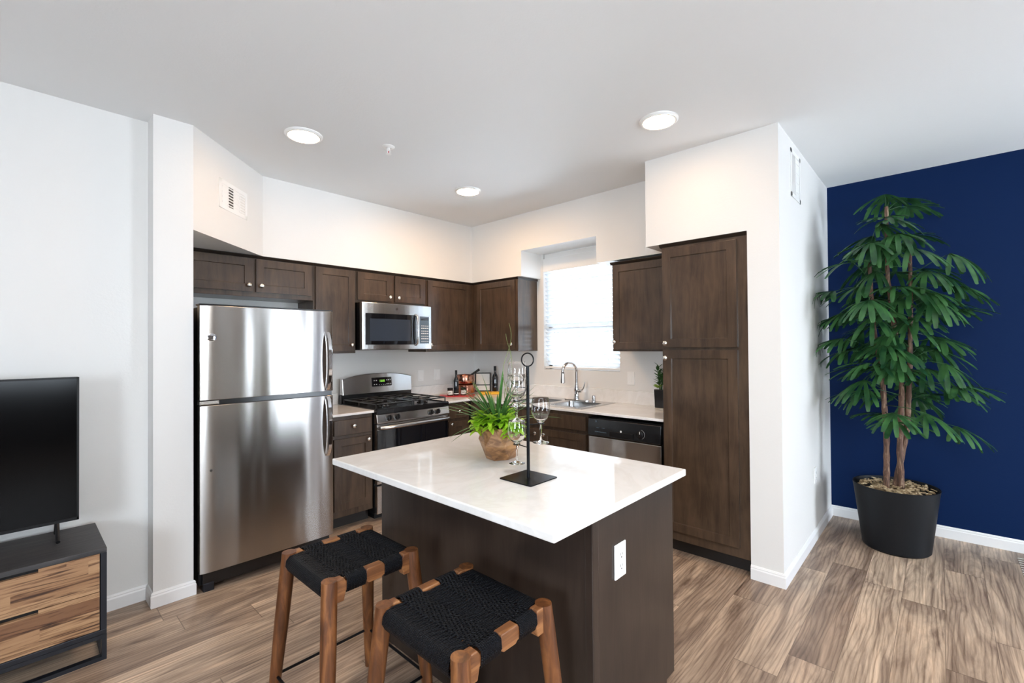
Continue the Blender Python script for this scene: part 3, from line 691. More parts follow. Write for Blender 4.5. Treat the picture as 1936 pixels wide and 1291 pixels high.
# backguard
r_ = r
bm = B(); out = []; n = 16
xc = (RXa+RXb)/2; hw = (RXb-RXa)/2
prof = []
def topz(x): u = (x-xc)/hw; return 1.140 + .045*(1-abs(u)**2.6)
pts = [(RXa+.004, .995)] + [(RXa+.004+(2*hw-.008)*i/n, topz(RXa+.004+(2*hw-.008)*i/n)) for i in range(n+1)] + [(RXb-.004, .995)]
a = [bm.verts.new((x, -.098+(z-.995)*.12, z)) for x, z in pts]; b = [bm.verts.new((x, -.030, z)) for x, z in pts]
bm.faces.new(a); bm.faces.new(b[::-1])
for i in range(len(pts)): bm.faces.new((a[i], a[(i+1) % len(pts)], b[(i+1) % len(pts)], b[i]))
bgd = obj('backguard', bm, M['steel3'], r, bevel=.006)
obj('backguard_base', bx(RXa, RXb, -.073, -.026, .896, .996), M['black'], r)
TB = Matrix.Translation((-1.30, -.0912, 1.10)) @ Matrix.Rotation(-.12, 4, 'X')
bm = B(); box(bm, -.105, .105, -.004, .001, -.043, .043); bm.transform(TB); dp = obj('control_display', bm, M['blackglass'], bgd, bevel=.004)
bm = B()
for i, xx in enumerate((-.088, -.065, .050, .070, .090)):
    for zz in (-.024, .014):
        if xx < 0 or zz > 0 or i < 5: box(bm, xx-.005, xx+.005, -.0052, -.0038, zz-.004, zz+.004)
for xx in (-.035, -.012, .012, .03): box(bm, xx-.003, xx+.003, -.0052, -.0038, -.031, -.026)
bm.transform(TB); obj('buttons', bm, M['ink'], dp)
bm = B(); box(bm, -.034, .030, -.0046, -.0038, -.008, .022); bm.transform(TB); obj('readout', bm, M['blackplastic'], dp)
letters('12:05', .026, M['display'], dp, WM[dp.name].inverted() @ TB @ Matrix.Translation((-.002, -.0052, .007)) @ RX)
# ------------------------------------------------------------------ microwave
MX0, MX1, MY, MZ0, MZ1 = -1.688, -.940, -.405, 1.415, 1.832
r = empty('microwave_oven', (-1.314, -.2, MZ0), 0, 'stainless over-the-range microwave with black window and side keypad', 'microwave')
obj('case', bx(MX0+.003, MX1-.003, -.365, -.002, MZ0+.004, MZ1), M['black'], r, bevel=.002)
bm = B(); n = 14                                             # gently bowed front
def yf(x): u = (x-(MX0+MX1)/2)/((MX1-MX0)/2); return MY - .016*(1-u*u)
xs_ = [MX0 + (MX1-MX0)*i/n for i in range(n+1)]
f0 = [(x, yf(x)) for x in xs_] + [(MX1, -.366), (MX0, -.366)]
prism(bm, f0, MZ0, MZ1-.001); fr = obj('front_frame', bm, M['steel3'], r, bevel=.003)
def curved(xa, xb, za, zb, off, th=.002, n=10):
    bm = B(); xs2 = [xa+(xb-xa)*i/n for i in range(n+1)]
    prism(bm, [(x, yf(x)-off) for x in xs2] + [(x, yf(x)-off+th) for x in xs2[::-1]], za, zb); return bm
dg_ = obj('door_glass', curved(-1.655, -1.128, 1.458, 1.738, .003, .006), M['blackglass'], fr, bevel=.002)
obj('inner_window', curved(-1.615, -1.195, 1.492, 1.690, .0042, .0015), M['ovwin'], dg_)
obj('keypad', curved(-1.085, -.972, 1.468, 1.730, .003, .006), M['keypad'], fr, bevel=.002)
kpad = [o for o in fr.children if o.name.startswith('keypad')][0]
bm = B()
for i in range(4):
    for j in range(8):
        if j == 7: continue
        xx = -1.070+i*.024; zz = 1.485+j*.025; y_ = yf(xx)-.0036; box(bm, xx, xx+.015, y_-.0008, y_+.001, zz, zz+.010 if j % 2 else zz+.006)
obj('key_marks', bm, M['ink'], kpad)
obj('clock_window', curved(-1.075, -.982, 1.690, 1.722, .0042, .0015), M['blackglass'], kpad)
bm = B(); hx = -1.135
tube(bm, [(hx, yf(hx)-.002, 1.455), (hx, yf(hx)-.028, 1.470), (hx, yf(hx)-.038, 1.53), (hx, yf(hx)-.040, 1.60), (hx, yf(hx)-.038, 1.67), (hx, yf(hx)-.028, 1.725), (hx, yf(hx)-.002, 1.740)], .012, 12, flat=1.)
obj('handle', bm, M['steel2'], fr, smooth=True)
bd = obj('badge', lt([(.013, 0), (.013, -.0015), (0, -.0018)], -1.345, yf(-1.345)-.0005, 1.785, 24, axis='y'), M['chrome'], fr)
letters('GE', .012, M['slot'], bd, WM[bd.name].inverted() @ Matrix.Translation((-1.345, yf(-1.345)-.0024, 1.785)) @ RX)
obj('vent_grille', bx(MX0+.02, MX1-.02, -.36, -.06, MZ0-.004, MZ0+.004), M['black'], r)
# ------------------------------------------------------------------ fridge
FX0, FX1, FY = -3.010, -2.204, -.928
r = empty('refrigerator', (-2.607, -.5, 0), 0, 'large stainless top-freezer refrigerator beside the white column', 'refrigerator')
obj('cabinet_shell', bx(FX0+.006, FX1-.006, -.862, -.06, .03, 1.682), M['blackplastic'], r, bevel=.003)
def fdoor(za, zb):
    bm = B(); n = 22; pts = []
    for i in range(n+1):
        u = -1+2*i/n; x = FX0 + (FX1-FX0)*i/n; pts.append((x, FY - .007*(1-u*u) + (.006 if i in (0, n) else 0)))
    prism(bm, pts + [(FX1, -.872), (FX0, -.872)], za, zb); return bm
d1 = obj('freezer_door', fdoor(1.130, 1.690), M['steel'], r, smooth=True, bevel=.002)
d2 = obj('fresh_food_door', fdoor(.118, 1.098), M['steel'], r, smooth=True, bevel=.002)
obj('door_gasket', bx(FX0+.010, FX1-.010, -.873, -.860, .12, 1.688), M['black'], r)
bm = B(); box(bm, FX0, FX0+.10, -.925, -.87, 1.103, 1.125); obj('hinge', bm, M['nickel'], r, bevel=.003)
obj('door_gap_bar', bx(FX0+.01, FX1-.004, -.912, -.87, 1.099, 1.129), M['black'], r)
obj('top_cap', bx(FX0-.002, FX1, FY+.004, -.84, 1.6905, 1.700), M['black'], r, bevel=.003)
obj('base_grille', bx(FX0+.02, FX1-.02, -.90, -.80, .035, .112), M['black'], r)
for xx in (FX0+.05, FX1-.05):
    bm = B(); box(bm, xx-.028, xx+.028, -.905, -.86, .0, .05); obj('foot', bm, M['graphite'], r, bevel=.004)
def handle(za, zb, flare):
    bm = B(); xh = FX1-.045; n = 18; rows = []
    for i in range(n+1):
        u = i/n; z = za+(zb-za)*u; out = .052*math.sin(PI*min(1, max(0, (u if flare > 0 else 1-u)*.62+.38)))**.7 if 0 else 0
        w = .020; s = math.sin(PI*u)**.5 if 0 < u < 1 else 0
        y = FY - .006 - .045*s
        rows.append([bm.verts.new(p_) for p_ in ((xh-w, y+.010, z), (xh-w*.5, y-.006, z), (xh+w*.5, y-.008, z), (xh+w, y+.004, z), (xh+w, y+.016, z), (xh-w, y+.018, z))])
    for a, b in zip(rows, rows[1:]):
        for k_ in range(6): bm.faces.new((a[k_], a[(k_+1) % 6], b[(k_+1) % 6], b[k_]))
    bm.faces.new(rows[0]); bm.faces.new(rows[-1][::-1]); return bm
obj('handle', handle(1.138, 1.545, 1), M['chrome'], d1, smooth=True)
obj('handle', handle(.68, 1.092, -1), M['chrome'], d2, smooth=True)
yb = FY-.002
bd = obj('badge', lt([(.024, 0), (.024, -.003), (.020, -.004), (0, -.004)], -2.952, yb-.001, 1.500, 30, axis='y'), M['chrome'], d1, smooth=True)
obj('badge_ring', tb(ring_of(-2.952, yb-.0055, 1.500, .0195, 26, 'y'), .0012, 6, closed=True), M['graphite'], bd)
letters('GE', .024, M['graphite'], bd, WM[bd.name].inverted() @ Matrix.Translation((-2.952, yb-.0055, 1.500)) @ RX)
obj('lock_plug', lt([(.007, 0), (.007, -.003), (0, -.004)], -2.955, yb-.001, .715, 16, axis='y'), M['slot'], d2)
# ------------------------------------------------------------------ island
IX0, IX1, IY0, IY1 = -2.7322, -1.830, -3.3066, -1.996
bX0, bX1, bY0, bY1 = -2.495, -1.905, -3.279, -2.045
r = empty('kitchen_island', (-2.2, -2.66, 0), 0, 'shade-darkened brown island base cabinet with plain panels under the white top', 'island')
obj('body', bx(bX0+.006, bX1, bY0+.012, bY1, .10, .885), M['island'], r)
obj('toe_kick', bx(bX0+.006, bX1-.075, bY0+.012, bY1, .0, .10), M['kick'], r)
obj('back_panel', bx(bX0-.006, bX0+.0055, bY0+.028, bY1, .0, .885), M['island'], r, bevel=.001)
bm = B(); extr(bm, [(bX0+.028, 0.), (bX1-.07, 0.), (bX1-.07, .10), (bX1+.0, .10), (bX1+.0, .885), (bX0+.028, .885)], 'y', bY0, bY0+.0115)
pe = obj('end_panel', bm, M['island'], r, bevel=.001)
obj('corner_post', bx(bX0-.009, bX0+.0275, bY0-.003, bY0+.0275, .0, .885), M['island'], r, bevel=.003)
for ya, yb_ in ((-3.255, -2.665), (-2.655, -2.065)):
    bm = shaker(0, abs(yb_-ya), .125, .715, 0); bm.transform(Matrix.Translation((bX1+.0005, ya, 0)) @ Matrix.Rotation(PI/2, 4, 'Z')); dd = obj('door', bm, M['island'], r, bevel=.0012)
    bm = knob_bm(0, 0, 0); bm.transform(Matrix.Translation((bX1+.021, yb_-.04 if ya < -3 else ya+.04, .67)) @ Matrix.Rotation(PI/2, 4, 'Z')); obj('knob', bm, M['nickel'], dd, smooth=True)
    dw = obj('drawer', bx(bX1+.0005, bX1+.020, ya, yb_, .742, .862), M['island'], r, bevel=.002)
    bm = knob_bm(0, 0, 0); bm.transform(Matrix.Translation((bX1+.0205, (ya+yb_)/2, .80)) @ Matrix.Rotation(PI/2, 4, 'Z')); obj('knob', bm, M['nickel'], dw, smooth=True)
plate('outlet', 'white two-socket outlet on the island end', Matrix.Translation((-2.335, bY0-.0003, .70)), 'duplex', r)
o = obj('island_worktop', bx(IX0, IX1, IY0, IY1, .886, CT), M['quartz'], bevel=.004)
tag(o, 'large white quartz top overhanging the island in front of the kitchen', 'worktop'); recenter(o, (-2.28, -2.65, .886))
# ------------------------------------------------------------------ stools
def stool(cx, cy, hx, hy, zs, label, rot=0):
    r = empty('bar_stool', (cx, cy, 0), rot, label, 'stool', 'wooden bar stools at the island')
    lr = .026
    sp = .045
    for sx_ in (-1, 1):
        for sy_ in (-1, 1):
            bm = B(); tp = Vector((sx_*hx, sy_*hy, zs)); bt = Vector((sx_*(hx+sp), sy_*(hy+sp+.02), 0))
            pts = [bt.lerp(tp, u) for u in (0, .25, .6, .85, 1)]
            tube(bm, pts, [.0165, .0215, .026, .0265, .026], 18)
            for v in bm.verts:                              # level feet and tops
                if v.co.z > zs-.012: v.co.z = zs
                if v.co.z < .012: v.co.z = 0
            obj('leg', bm, M['teak'], r, world=False, smooth=True)
    zc = zs-.001
    for sy_ in (-1, 1):
        bm = B(); n = 40; ln = hx-.004; top = []; bot = []
        for i in range(n+1):
            x = -ln + 2*ln*i/n; u = abs(x)/hx
            block = u > .70 or u < .20
            top.append((x, zc - (0 if block else .013))); bot.append((x, zc - (.078 if u > .72 else (.052 if u < .17 else .045))))
        extr(bm, top + bot[::-1], 'y', sy_*hy-.016, sy_*hy+.016)
        obj('seat_rail', bm, M['teakx'], r, world=False, bevel=.003)
    for sx_ in (-1, 1):
        obj('cross_rail', tb([(sx_*hx, -hy+.02, zc-.036), (sx_*hx, hy-.02, zc-.036)], .012, 8), M['teak'], r, world=False, smooth=True)
    # woven cord: weft from cross rail to cross rail, warp bands over the two side rails
    bm = B(); rad = .0036; pitch = .0066; N = int((2*hy-.050)/pitch)
    def dip(x, y): return -.006 - .010*(1-(x/hx)**2)*(1-(y/hy)**2)
    for k_ in range(N+1):
        y = -hy+.026 + (2*hy-.052)*k_/N; pts = []
        for i in range(7):
            a = -PI/2 - PI*.15 + (PI*1.15)*i/6
            pts.append((-hx - .020*math.cos(a)*1., y, zc-.036 + .024*math.sin(a)))
        pts = [(-hx+.006, y, zc-.062), (-hx-.012, y, zc-.058), (-hx-.021, y, zc-.040), (-hx-.018, y, zc-.020), (-hx-.006, y, zc-.008)]
        m_ = 24
        for i in range(1, m_):
            x = -hx+2*hx*i/m_; u = abs(x)/hx
            wv_ = .0030*(1 if (i+k_) % 2 else -1) if .22 < u < .68 else 0
            pts.append((x, y+.0012*math.sin(i*1.7+k_*2.3), zc + dip(x, y) + wv_ + .001*math.sin(k_*1.9+i)))
        pts += [(hx+.006, y, zc-.008), (hx+.018, y, zc-.020), (hx+.021, y, zc-.040), (hx+.012, y, zc-.058), (hx-.006, y, zc-.062)]
        tube(bm, pts, rad, 6)
    for s in (-1, 1):
        for k_ in range(12):
            x = s*(.225+.450*(k_+.5)/12)*hx; pts = [(x, -hy+.022, zc-.050), (x, -hy-.012, zc-.050), (x, -hy-.0205, zc-.030), (x, -hy-.018, zc-.006), (x, -hy+.0, zc+.001)]
            m_ = 26
            for i in range(1, m_):
                y = -hy+2*hy*i/m_; pts.append((x, y, zc+dip(x, y)+.0032*(1 if (i+k_) % 2 else -1)+.0015))
            pts += [(x, hy, zc+.001), (x, hy+.018, zc-.006), (x, hy+.0205, zc-.030), (x, hy+.012, zc-.050), (x, hy-.022, zc-.050)]
            tube(bm, pts, rad, 6)
    obj('woven_seat', bm, M['cord'], r, world=False, smooth='all')
    zz = .175; ax = hx+sp*(1-zz/zs); ay = hy+(sp+.02)*(1-zz/zs)
    for a, b in (((-ax, -ay), (ax, -ay)), ((-ax, ay), (ax, ay)), ((-ax, -ay), (-ax, ay)), ((ax, -ay), (ax, ay))):
        obj('stretcher', tb([(a[0], a[1], zz), (b[0], b[1], zz)], .0055, 8), M['blackmetal'], r, world=False, smooth=True)
    return r
stool(-2.862, -2.413, .164, .166, .65, 'wooden bar stool with black woven seat, the one nearer the fridge')
stool(-2.812, -3.018, .166, .177, .65, 'wooden bar stool with black woven seat in front, nearest the camera')
# ------------------------------------------------------------------ television and its stand
r = empty('television', (-4.16, -.98, .512), 0, 'black flat-screen television standing on the low media console', 'television')
TX0, TX1, TZ0, TZ1, TY = -4.77, -3.528, .598, 1.300, -.965
obj('screen_housing', bx(TX0, TX1, TY, TY+.030, TZ0, TZ1), M['blackplastic'], r, bevel=.004)
bm = B()
for a, b, c, d in ((TX0, TX1, TZ0, TZ0+.014), (TX0, TX1, TZ1-.008, TZ1), (TX0, TX0+.008, TZ0, TZ1), (TX1-.008, TX1, TZ0, TZ1)): box(bm, a, b, TY-.004, TY-.0002, c, d)
obj('bezel', bm, M['blackplastic'], r)
obj('screen', bx(TX0+.0085, TX1-.0085, TY-.0015, TY-.0003, TZ0+.0145, TZ1-.0085), M['screen'], r)
for xx in (-3.605, -4.69):
    bm = B(); tube(bm, [(xx, TY+.015, TZ0+.01), (xx, TY-.05, .532), (xx, TY-.065, .526)], .0085, 8); tube(bm, [(xx, TY+.015, TZ0+.01), (xx, TY+.085, .532), (xx, TY+.10, .526)], .0085, 8)
    obj('foot', bm, M['blackplastic'], r, smooth=True)
SX0_, SX1_, SYf, SYb, SZ0, SZ1 = -5.05, -3.452, -1.240, -.790, .118, .515
r = empty('media_console', (-4.25, -1.01, 0), 0, 'low media console with charcoal frame and striped acacia wood drawers', 'console')
bm = B(); t_ = .022
obj('top', bx(SX0_, SX1_, SYf, SYb, SZ1-t_, SZ1), M['charwood'], r, bevel=.002)
obj('bottom', bx(SX0_, SX1_, SYf, SYb, SZ0, SZ0+t_), M['graphite'], r, bevel=.002)
for xa in (SX0_, SX1_-t_): obj('side_panel', bx(xa, xa+t_, SYf, SYb, SZ0+t_, SZ1-t_), M['graphite'], r, bevel=.001)
obj('back_panel', bx(SX0_+t_, SX1_-t_, SYb-.02, SYb-.004, SZ0+t_, SZ1-t_), M['graphite'], r)
zz0, zz1 = SZ0+t_+.002, SZ1-t_-.002; zm = (zz0+zz1)/2
cw = (SX1_-SX0_-2*t_)/3
for c_ in range(3):
    xa, xb = SX0_+t_+cw*c_+.003, SX0_+t_+cw*(c_+1)-.003; xm = (xa+xb)/2
    for za, zb in ((zz0, zm-.002), (zm+.002, zz1)):
        bm = B(); nw, nh = .058, .016
        extr(bm, [(xa, za), (xb, za), (xb, zb), (xm+nw, zb), (xm+nw, zb-nh), (xm-nw, zb-nh), (xm-nw, zb), (xa, zb)], 'y', SYf+.004, SYf+.024)
        dr = obj('drawer', bm, M['acacia'], r)
        obj('drawer_box', bx(xa+.01, xb-.01, SYf+.025, SYb-.05, za+.004, zb-.004), M['blackplastic'], dr)
for ya in (SYf, SYb-.03):
    bm = B(); a, b = SX0_, SX1_
    for q in ((a, b, 0, .018), (a, b, SZ0-.018, SZ0), (a, a+.018, .018, SZ0-.018), (b-.018, b, .018, SZ0-.018)): box(bm, q[0], q[1], ya, ya+.03, q[2], q[3])
    obj('sled_base', bm, M['graphite'], r)
bm = B(); box(bm, SX1_-.018, SX1_, SYf+.03, SYb-.03, 0, .018); obj('sled_rail', bm, M['graphite'], r)
bm = B(); box(bm, SX0_, SX0_+.018, SYf+.03, SYb-.03, 0, .018); obj('sled_rail', bm, M['graphite'], r)
# ------------------------------------------------------------------ wine rack and glasses
px_, py_ = -2.370, -2.900
r = empty('wine_glass_stand', (px_, py_, CT), 0, 'black metal wine glass stand with square foot and ring top on the island', 'stand')
bm = B(); s = .0825; cr = .008; pts = []
for (a, b, a0) in ((1, 1, 0), (-1, 1, PI/2), (-1, -1, PI), (1, -1, 1.5*PI)):
    for i in range(4): pts.append((px_+a*(s-cr)+cr*math.cos(a0+i*PI/6), py_+b*(s-cr)+cr*math.sin(a0+i*PI/6)))
prism(bm, pts, CT+.0003, CT+.0045); obj('base_plate', bm, M['blackmetal'], r, bevel=.001)
obj('pole', tb([(px_, py_, CT+.004), (px_, py_, 1.356)], .0065, 14), M['blackmetal'], r, smooth=True)
Fv = Vector((.733, .680, 0)); Rv = Vector((.680, -.733, 0))
rc = Vector((px_, py_, 1.381))
obj('top_ring', tb([rc + Rv*.0235*math.cos(a) + Vector((0, 0, .0262))*math.sin(a) for a in [2*PI*i/28 for i in range(28)]], .0028, 8, closed=True), M['blackmetal'], r, smooth=True)
gl = [(-.042, .052, 1.192), (-.045, -.048, 1.147), (-.044, .062, .958), (.052, .030, 1.047)]
labs = ['empty wine glass held highest on the stand, the rear of the upper pair', 'empty wine glass on the upper left of the stand, in front of the highest one',
        'empty wine glass held lowest on the stand, just above the worktop', 'empty wine glass hanging out to the right of the black pole']
for (a, f, z0), lab in zip(gl, labs):
    c_ = Vector((px_, py_, 0)) + Rv*a + Fv*f
    prof_o = [(.0, 0), (.032, .0005), (.033, .002), (.020, .005), (.006, .011), (.0038, .020), (.0036, .070), (.0060, .080), (.016, .087), (.029, .100), (.0375, .120), (.0385, .135), (.036, .158), (.0326, .1795), (.0324, .180)]
    prof_i = [(.0321, .1797), (.0353, .158), (.0376, .135), (.0366, .120), (.028, .1015), (.0155, .0895), (.0, .0855)]
    o = obj('wine_glass', lt(prof_o+prof_i, c_.x, c_.y, z0, 48, caps=False), M['glass'], smooth=True)
    tag(o, lab, 'wine glass', 'wine glasses on the island stand'); recenter(o, (c_.x, c_.y, z0))
    zr_ = z0+.0775
    d = (c_-Vector((px_, py_, 0))); L = d.length; d.normalize(); Rr = .0135
    a0 = math.atan2(d.y, d.x)
    pts = [(c_.x+Rr*math.cos(a0+PI+t), c_.y+Rr*math.sin(a0+PI+t), zr_) for t in [.25+ (2*PI-.5)*i/22 for i in range(23)]]
    bm = B(); tube(bm, pts, .0018, 6); tube(bm, [(px_+d.x*.006, py_+d.y*.006, zr_), (px_+d.x*(L-Rr), py_+d.y*(L-Rr), zr_)], .0020, 6)
    obj('holder_arm', bm, M['blackmetal'], r, smooth=True)
# ------------------------------------------------------------------ planted centrepiece
pcx, pcy = -2.195, -2.575
r = empty('planter_centerpiece', (pcx, pcy, CT), 0, 'faceted wooden planter with lime leaves and grass blades on the island', 'planter')
bm = B(); rnd = random.Random(5)
levels = [(.072, .001, 7, 0.), (.103, .075, 7, .45), (.088, .145, 7, .0)]
rings = []
for R_, z, n, a0 in levels:
    rings.append([bm.verts.new((pcx+(R_+rnd.uniform(-.006, .008))*math.cos(a0+2*PI*i/n), pcy+(R_+rnd.uniform(-.006, .008))*math.sin(a0+2*PI*i/n), CT+z+(rnd.uniform(-.016, .022) if z == .075 else 0))) for i in range(n)])
n = 7
bm.faces.new(rings[0][::-1])
for i in range(n):
    j = (i+1) % n
    bm.faces.new((rings[0][i], rings[0][j], rings[1][i])); bm.faces.new((rings[0][j], rings[1][j], rings[1][i]))
    bm.faces.new((rings[1][i], rings[2][j], rings[2][i])); bm.faces.new((rings[1][i], rings[1][j], rings[2][j]))
inn = [bm.verts.new((pcx+(v.co.x-pcx)*.87, pcy+(v.co.y-pcy)*.87, v.co.z)) for v in rings[2]]
dn = [bm.verts.new((pcx+(v.co.x-pcx)*.84, pcy+(v.co.y-pcy)*.84, CT+.11)) for v in rings[2]]
for i in range(n):
    j = (i+1) % n; bm.faces.new((rings[2][i], rings[2][j], inn[j], inn[i])); bm.faces.new((inn[i], inn[j], dn[j], dn[i]))
bm.faces.new(dn)
obj('faceted_pot', bm, M['planterwood'], r, bevel=.0015)
def leaf(bm, base, d, up, L, Wd, curl=.3, n=5, fold=.15, tip=.05, shape=None):
    """a solid-looking leaf blade: base point, direction, up normal"""
    d = d.normalized(); s = d.cross(up).normalized(); u = s.cross(d).normalized(); rows = []
    for i in range(n+1):
        t = i/n; w_ = Wd*(shape(t) if shape else (math.sin(PI*min(1, t*.92+.06))**.8)); w_ = max(w_, Wd*tip)
        c_ = base + d*L*t*(1-.15*curl*t) - u*L*curl*t*t + Vector((0, 0, 0))
        rows.append((bm.verts.new(c_ - s*w_/2 + u*fold*w_), bm.verts.new(c_), bm.verts.new(c_ + s*w_/2 + u*fold*w_)))
    for a, b in zip(rows, rows[1:]):
        bm.faces.new((a[0], a[1], b[1], b[0])); bm.faces.new((a[1], a[2], b[2], b[1]))
rnd = random.Random(11); bm = B()
zt = CT+.13
for s_ in range(34):                                           # leafy rosettes on short stems
    a = rnd.uniform(0, 2*PI); R_ = .125*math.sqrt(rnd.random()); R_ = max(R_, .03)
    hgt = rnd.uniform(.0, .075) + .035*(1-R_/.125)
    c_ = Vector((pcx+R_*math.cos(a), pcy+R_*math.sin(a), zt+.012+hgt - .03*(R_/.125)))
    root = Vector((pcx+R_*.45*math.cos(a), pcy+R_*.45*math.sin(a), CT+.105)); tube(bm, [root, (root+c_)/2+Vector((0, 0, .02)), c_], .0016, 5)
    k0 = rnd.uniform(0, 6)
    for i in range(9):
        b_ = k0+i*2.4; el = rnd.uniform(-.15, .75)
        dd = Vector((math.cos(b_)*math.cos(el), math.sin(b_)*math.cos(el), math.sin(el))) + Vector((math.cos(a), math.sin(a), 0))*.25*R_/.125
        leaf(bm, c_, dd, Vector((0, 0, 1)), rnd.uniform(.036, .056), rnd.uniform(.021, .031), rnd.uniform(.1, .45), 5, .12, .08)
    c2 = c_ - Vector((0, 0, .02))
    for i in range(5):
        b_ = k0+i*1.3; dd = Vector((math.cos(b_), math.sin(b_), .1)); leaf(bm, c2, dd, Vector((0, 0, 1)), rnd.uniform(.035, .05), rnd.uniform(.018, .026), .5, 5, .12, .08)
obj('lime_foliage', bm, M['lime'], r, smooth='all')
bm = B(); gc = Vector((pcx-.005, pcy+.01, zt+.01))
for i in range(58):
    a = rnd.uniform(0, 2*PI); el = rnd.uniform(.30, 1.42); L = rnd.uniform(.19, .30)
    dd = Vector((math.cos(a)*math.cos(el), math.sin(a)*math.cos(el), math.sin(el)))
    b0 = gc + Vector((math.cos(a), math.sin(a), 0))*rnd.uniform(0, .015)
    leaf(bm, b0, dd, Vector((0, 0, 1)), L, rnd.uniform(.014, .021), rnd.uniform(.05, .45)*(1.4-el*.7), 9, .25, .05, lambda t: (1-t)**.55 if t > .3 else .7+.3*t/.3)
obj('grass_blades', bm, M['blade'], r, smooth='all')
bm = B()
for ph, top_, off in ((0, .51, 0), (1.7, .46, .012)):
    pts = []
    for i in range(36):
        t = i/35; a_ = .012*math.sin(t*9+ph)*(.4+t); pts.append((pcx+.015+off+a_+.02*t, pcy-.01+.010*math.cos(t*11+ph)-.012*t, CT+.12+top_*t))
    tube(bm, pts, [.0022*(1-.6*i/35) for i in range(36)], 6)
tube(bm, [(pcx+.03, pcy-.02, CT+.44), (pcx+.045, pcy-.03, CT+.47), (pcx+.04, pcy-.028, CT+.50)], .0011, 5)
obj('curly_twig', bm, M['twig'], r, smooth=True)
# ------------------------------------------------------------------ palm
pX, pY = .475, -3.845
r = empty('potted_palm', (pX, pY, 0), 0, 'tall lady palm with fan leaves in a charcoal pot before the navy wall', 'plant')
obj('pot', lt([(.0, 0), (.178, 0), (.190, .012), (.236, .405), (.242, .44), (.234, .44), (.226, .40), (.0, .40)], pX, pY, 0, 56), M['pot'], r, smooth=True)
bm = B(); rnd = random.Random(3)
for i in range(170):
    a = rnd.uniform(0, 2*PI); R_ = .213*math.sqrt(rnd.random()); c_ = Vector((pX+R_*math.cos(a), pY+R_*math.sin(a), .418+rnd.uniform(0, .03)*(1-.5*R_/.21)))
    m4 = Matrix.Translation(c_) @ Matrix.Rotation(rnd.uniform(0, PI), 4, 'Z') @ Matrix.Rotation(rnd.uniform(-.5, .5), 4, 'X') @ Matrix.Rotation(rnd.uniform(-.4, .4), 4, 'Y')
    l, w_, h_ = rnd.uniform(.014, .028), rnd.uniform(.006, .013), rnd.uniform(.002, .005)
    vs = []
    for k_ in range(7):
        aa = 2*PI*k_/7; rr = rnd.uniform(.75, 1.1); vs.append((l*math.cos(aa)*rr, w_*math.sin(aa)*rr))
    lo = [bm.verts.new(m4 @ Vector((x, y, -h_))) for x, y in vs]; hi = [bm.verts.new(m4 @ Vector((x*.8, y*.8, h_))) for x, y in vs]
    bm.faces.new(lo[::-1]); bm.faces.new(hi)
    for k_ in range(7): bm.faces.new((lo[k_], lo[(k_+1) % 7], hi[(k_+1) % 7], hi[k_]))
box(bm, pX-.13, pX+.13, pY-.13, pY+.13, .4005, .412)
obj('bark_chips', bm, M['mulch'], r, kind='stuff')
trunks = [[(pX-.02, pY+.045, .41), (pX-.015, pY+.04, .75), (pX-.03, pY+.055, 1.15), (pX-.06, pY+.10, 1.55), (pX-.07, pY+.115, 1.95), (pX-.07, pY+.12, 2.12)],
          [(pX+.0, pY-.035, .41), (pX-.01, pY-.03, .70), (pX+.02, pY-.045, 1.10), (pX+.0, pY-.015, 1.50), (pX-.03, pY+.02, 1.90), (pX-.03, pY+.02, 2.40)],
          [(pX+.02, pY+.0, .41), (pX+.05, pY-.07, .85), (pX+.05, pY-.09, 1.3), (pX+.03, pY-.10, 1.75), (pX+.02, pY-.10, 2.08)]]
def samp(pts, t):
    z = pts[0][2] + (pts[-1][2]-pts[0][2])*t
    for a, b in zip(pts, pts[1:]):
        if z <= b[2]+1e-6:
            u = (z-a[2])/(b[2]-a[2]); return Vector(a).lerp(Vector(b), u)
    return Vector(pts[-1])
for T in trunks:
    bm = B(); n = 46; P = [samp(T, i/n) for i in range(n+1)]
    tube(bm, P, [(.0185 - .008*i/n)*(1.14 if i % 3 == 0 else 1.) for i in range(n+1)], 12); obj('trunk', bm, M['bark'], r, smooth='all')
def frond(tip_base, az, el, stem, L, nl, seed):
    q = random.Random(seed); bm = B(); d0 = Vector((math.cos(az)*math.cos(el), math.sin(az)*math.cos(el), math.sin(el)))
    p1 = tip_base + d0*stem*.6; p2 = tip_base + d0*stem + Vector((0, 0, -.02))
    tube(bm, [tip_base, p1, p2], [.0035, .0026, .0022], 6)
    out = Vector((math.cos(az), math.sin(az), 0)); side = Vector((-out.y, out.x, 0))
    tilt = q.uniform(-.55, .1)
    for i in range(nl):
        u = (i-(nl-1)/2)/((nl-1)/2); th = u*q.uniform(1.25, 1.5)
        dd = out*math.cos(th) + side*math.sin(th); dd = (dd + Vector((0, 0, tilt + q.uniform(-.08, .08)))).normalized()
        Ll = L*(1-.28*u*u)*q.uniform(.88, 1.08)
        leaf(bm, p2, dd, Vector((0, 0, 1)), Ll, q.uniform(.026, .035), q.uniform(.18, .5), 7, .16, .45,
             lambda t: .25+.75*math.sin(PI*min(1, t*.62+.08)) if t < .9 else .62)
    for v in bm.verts:                                       # leaves bend where they meet the walls
        if v.co.y > -3.418: v.co.y = -3.418 - .15*(v.co.y+3.418) * .1 - .002
        if v.co.x > .915: v.co.x = .915
        if v.co.z < .50: v.co.z = .50 + (v.co.z-.5)*.2
    return bm
q = random.Random(21); nf = 100
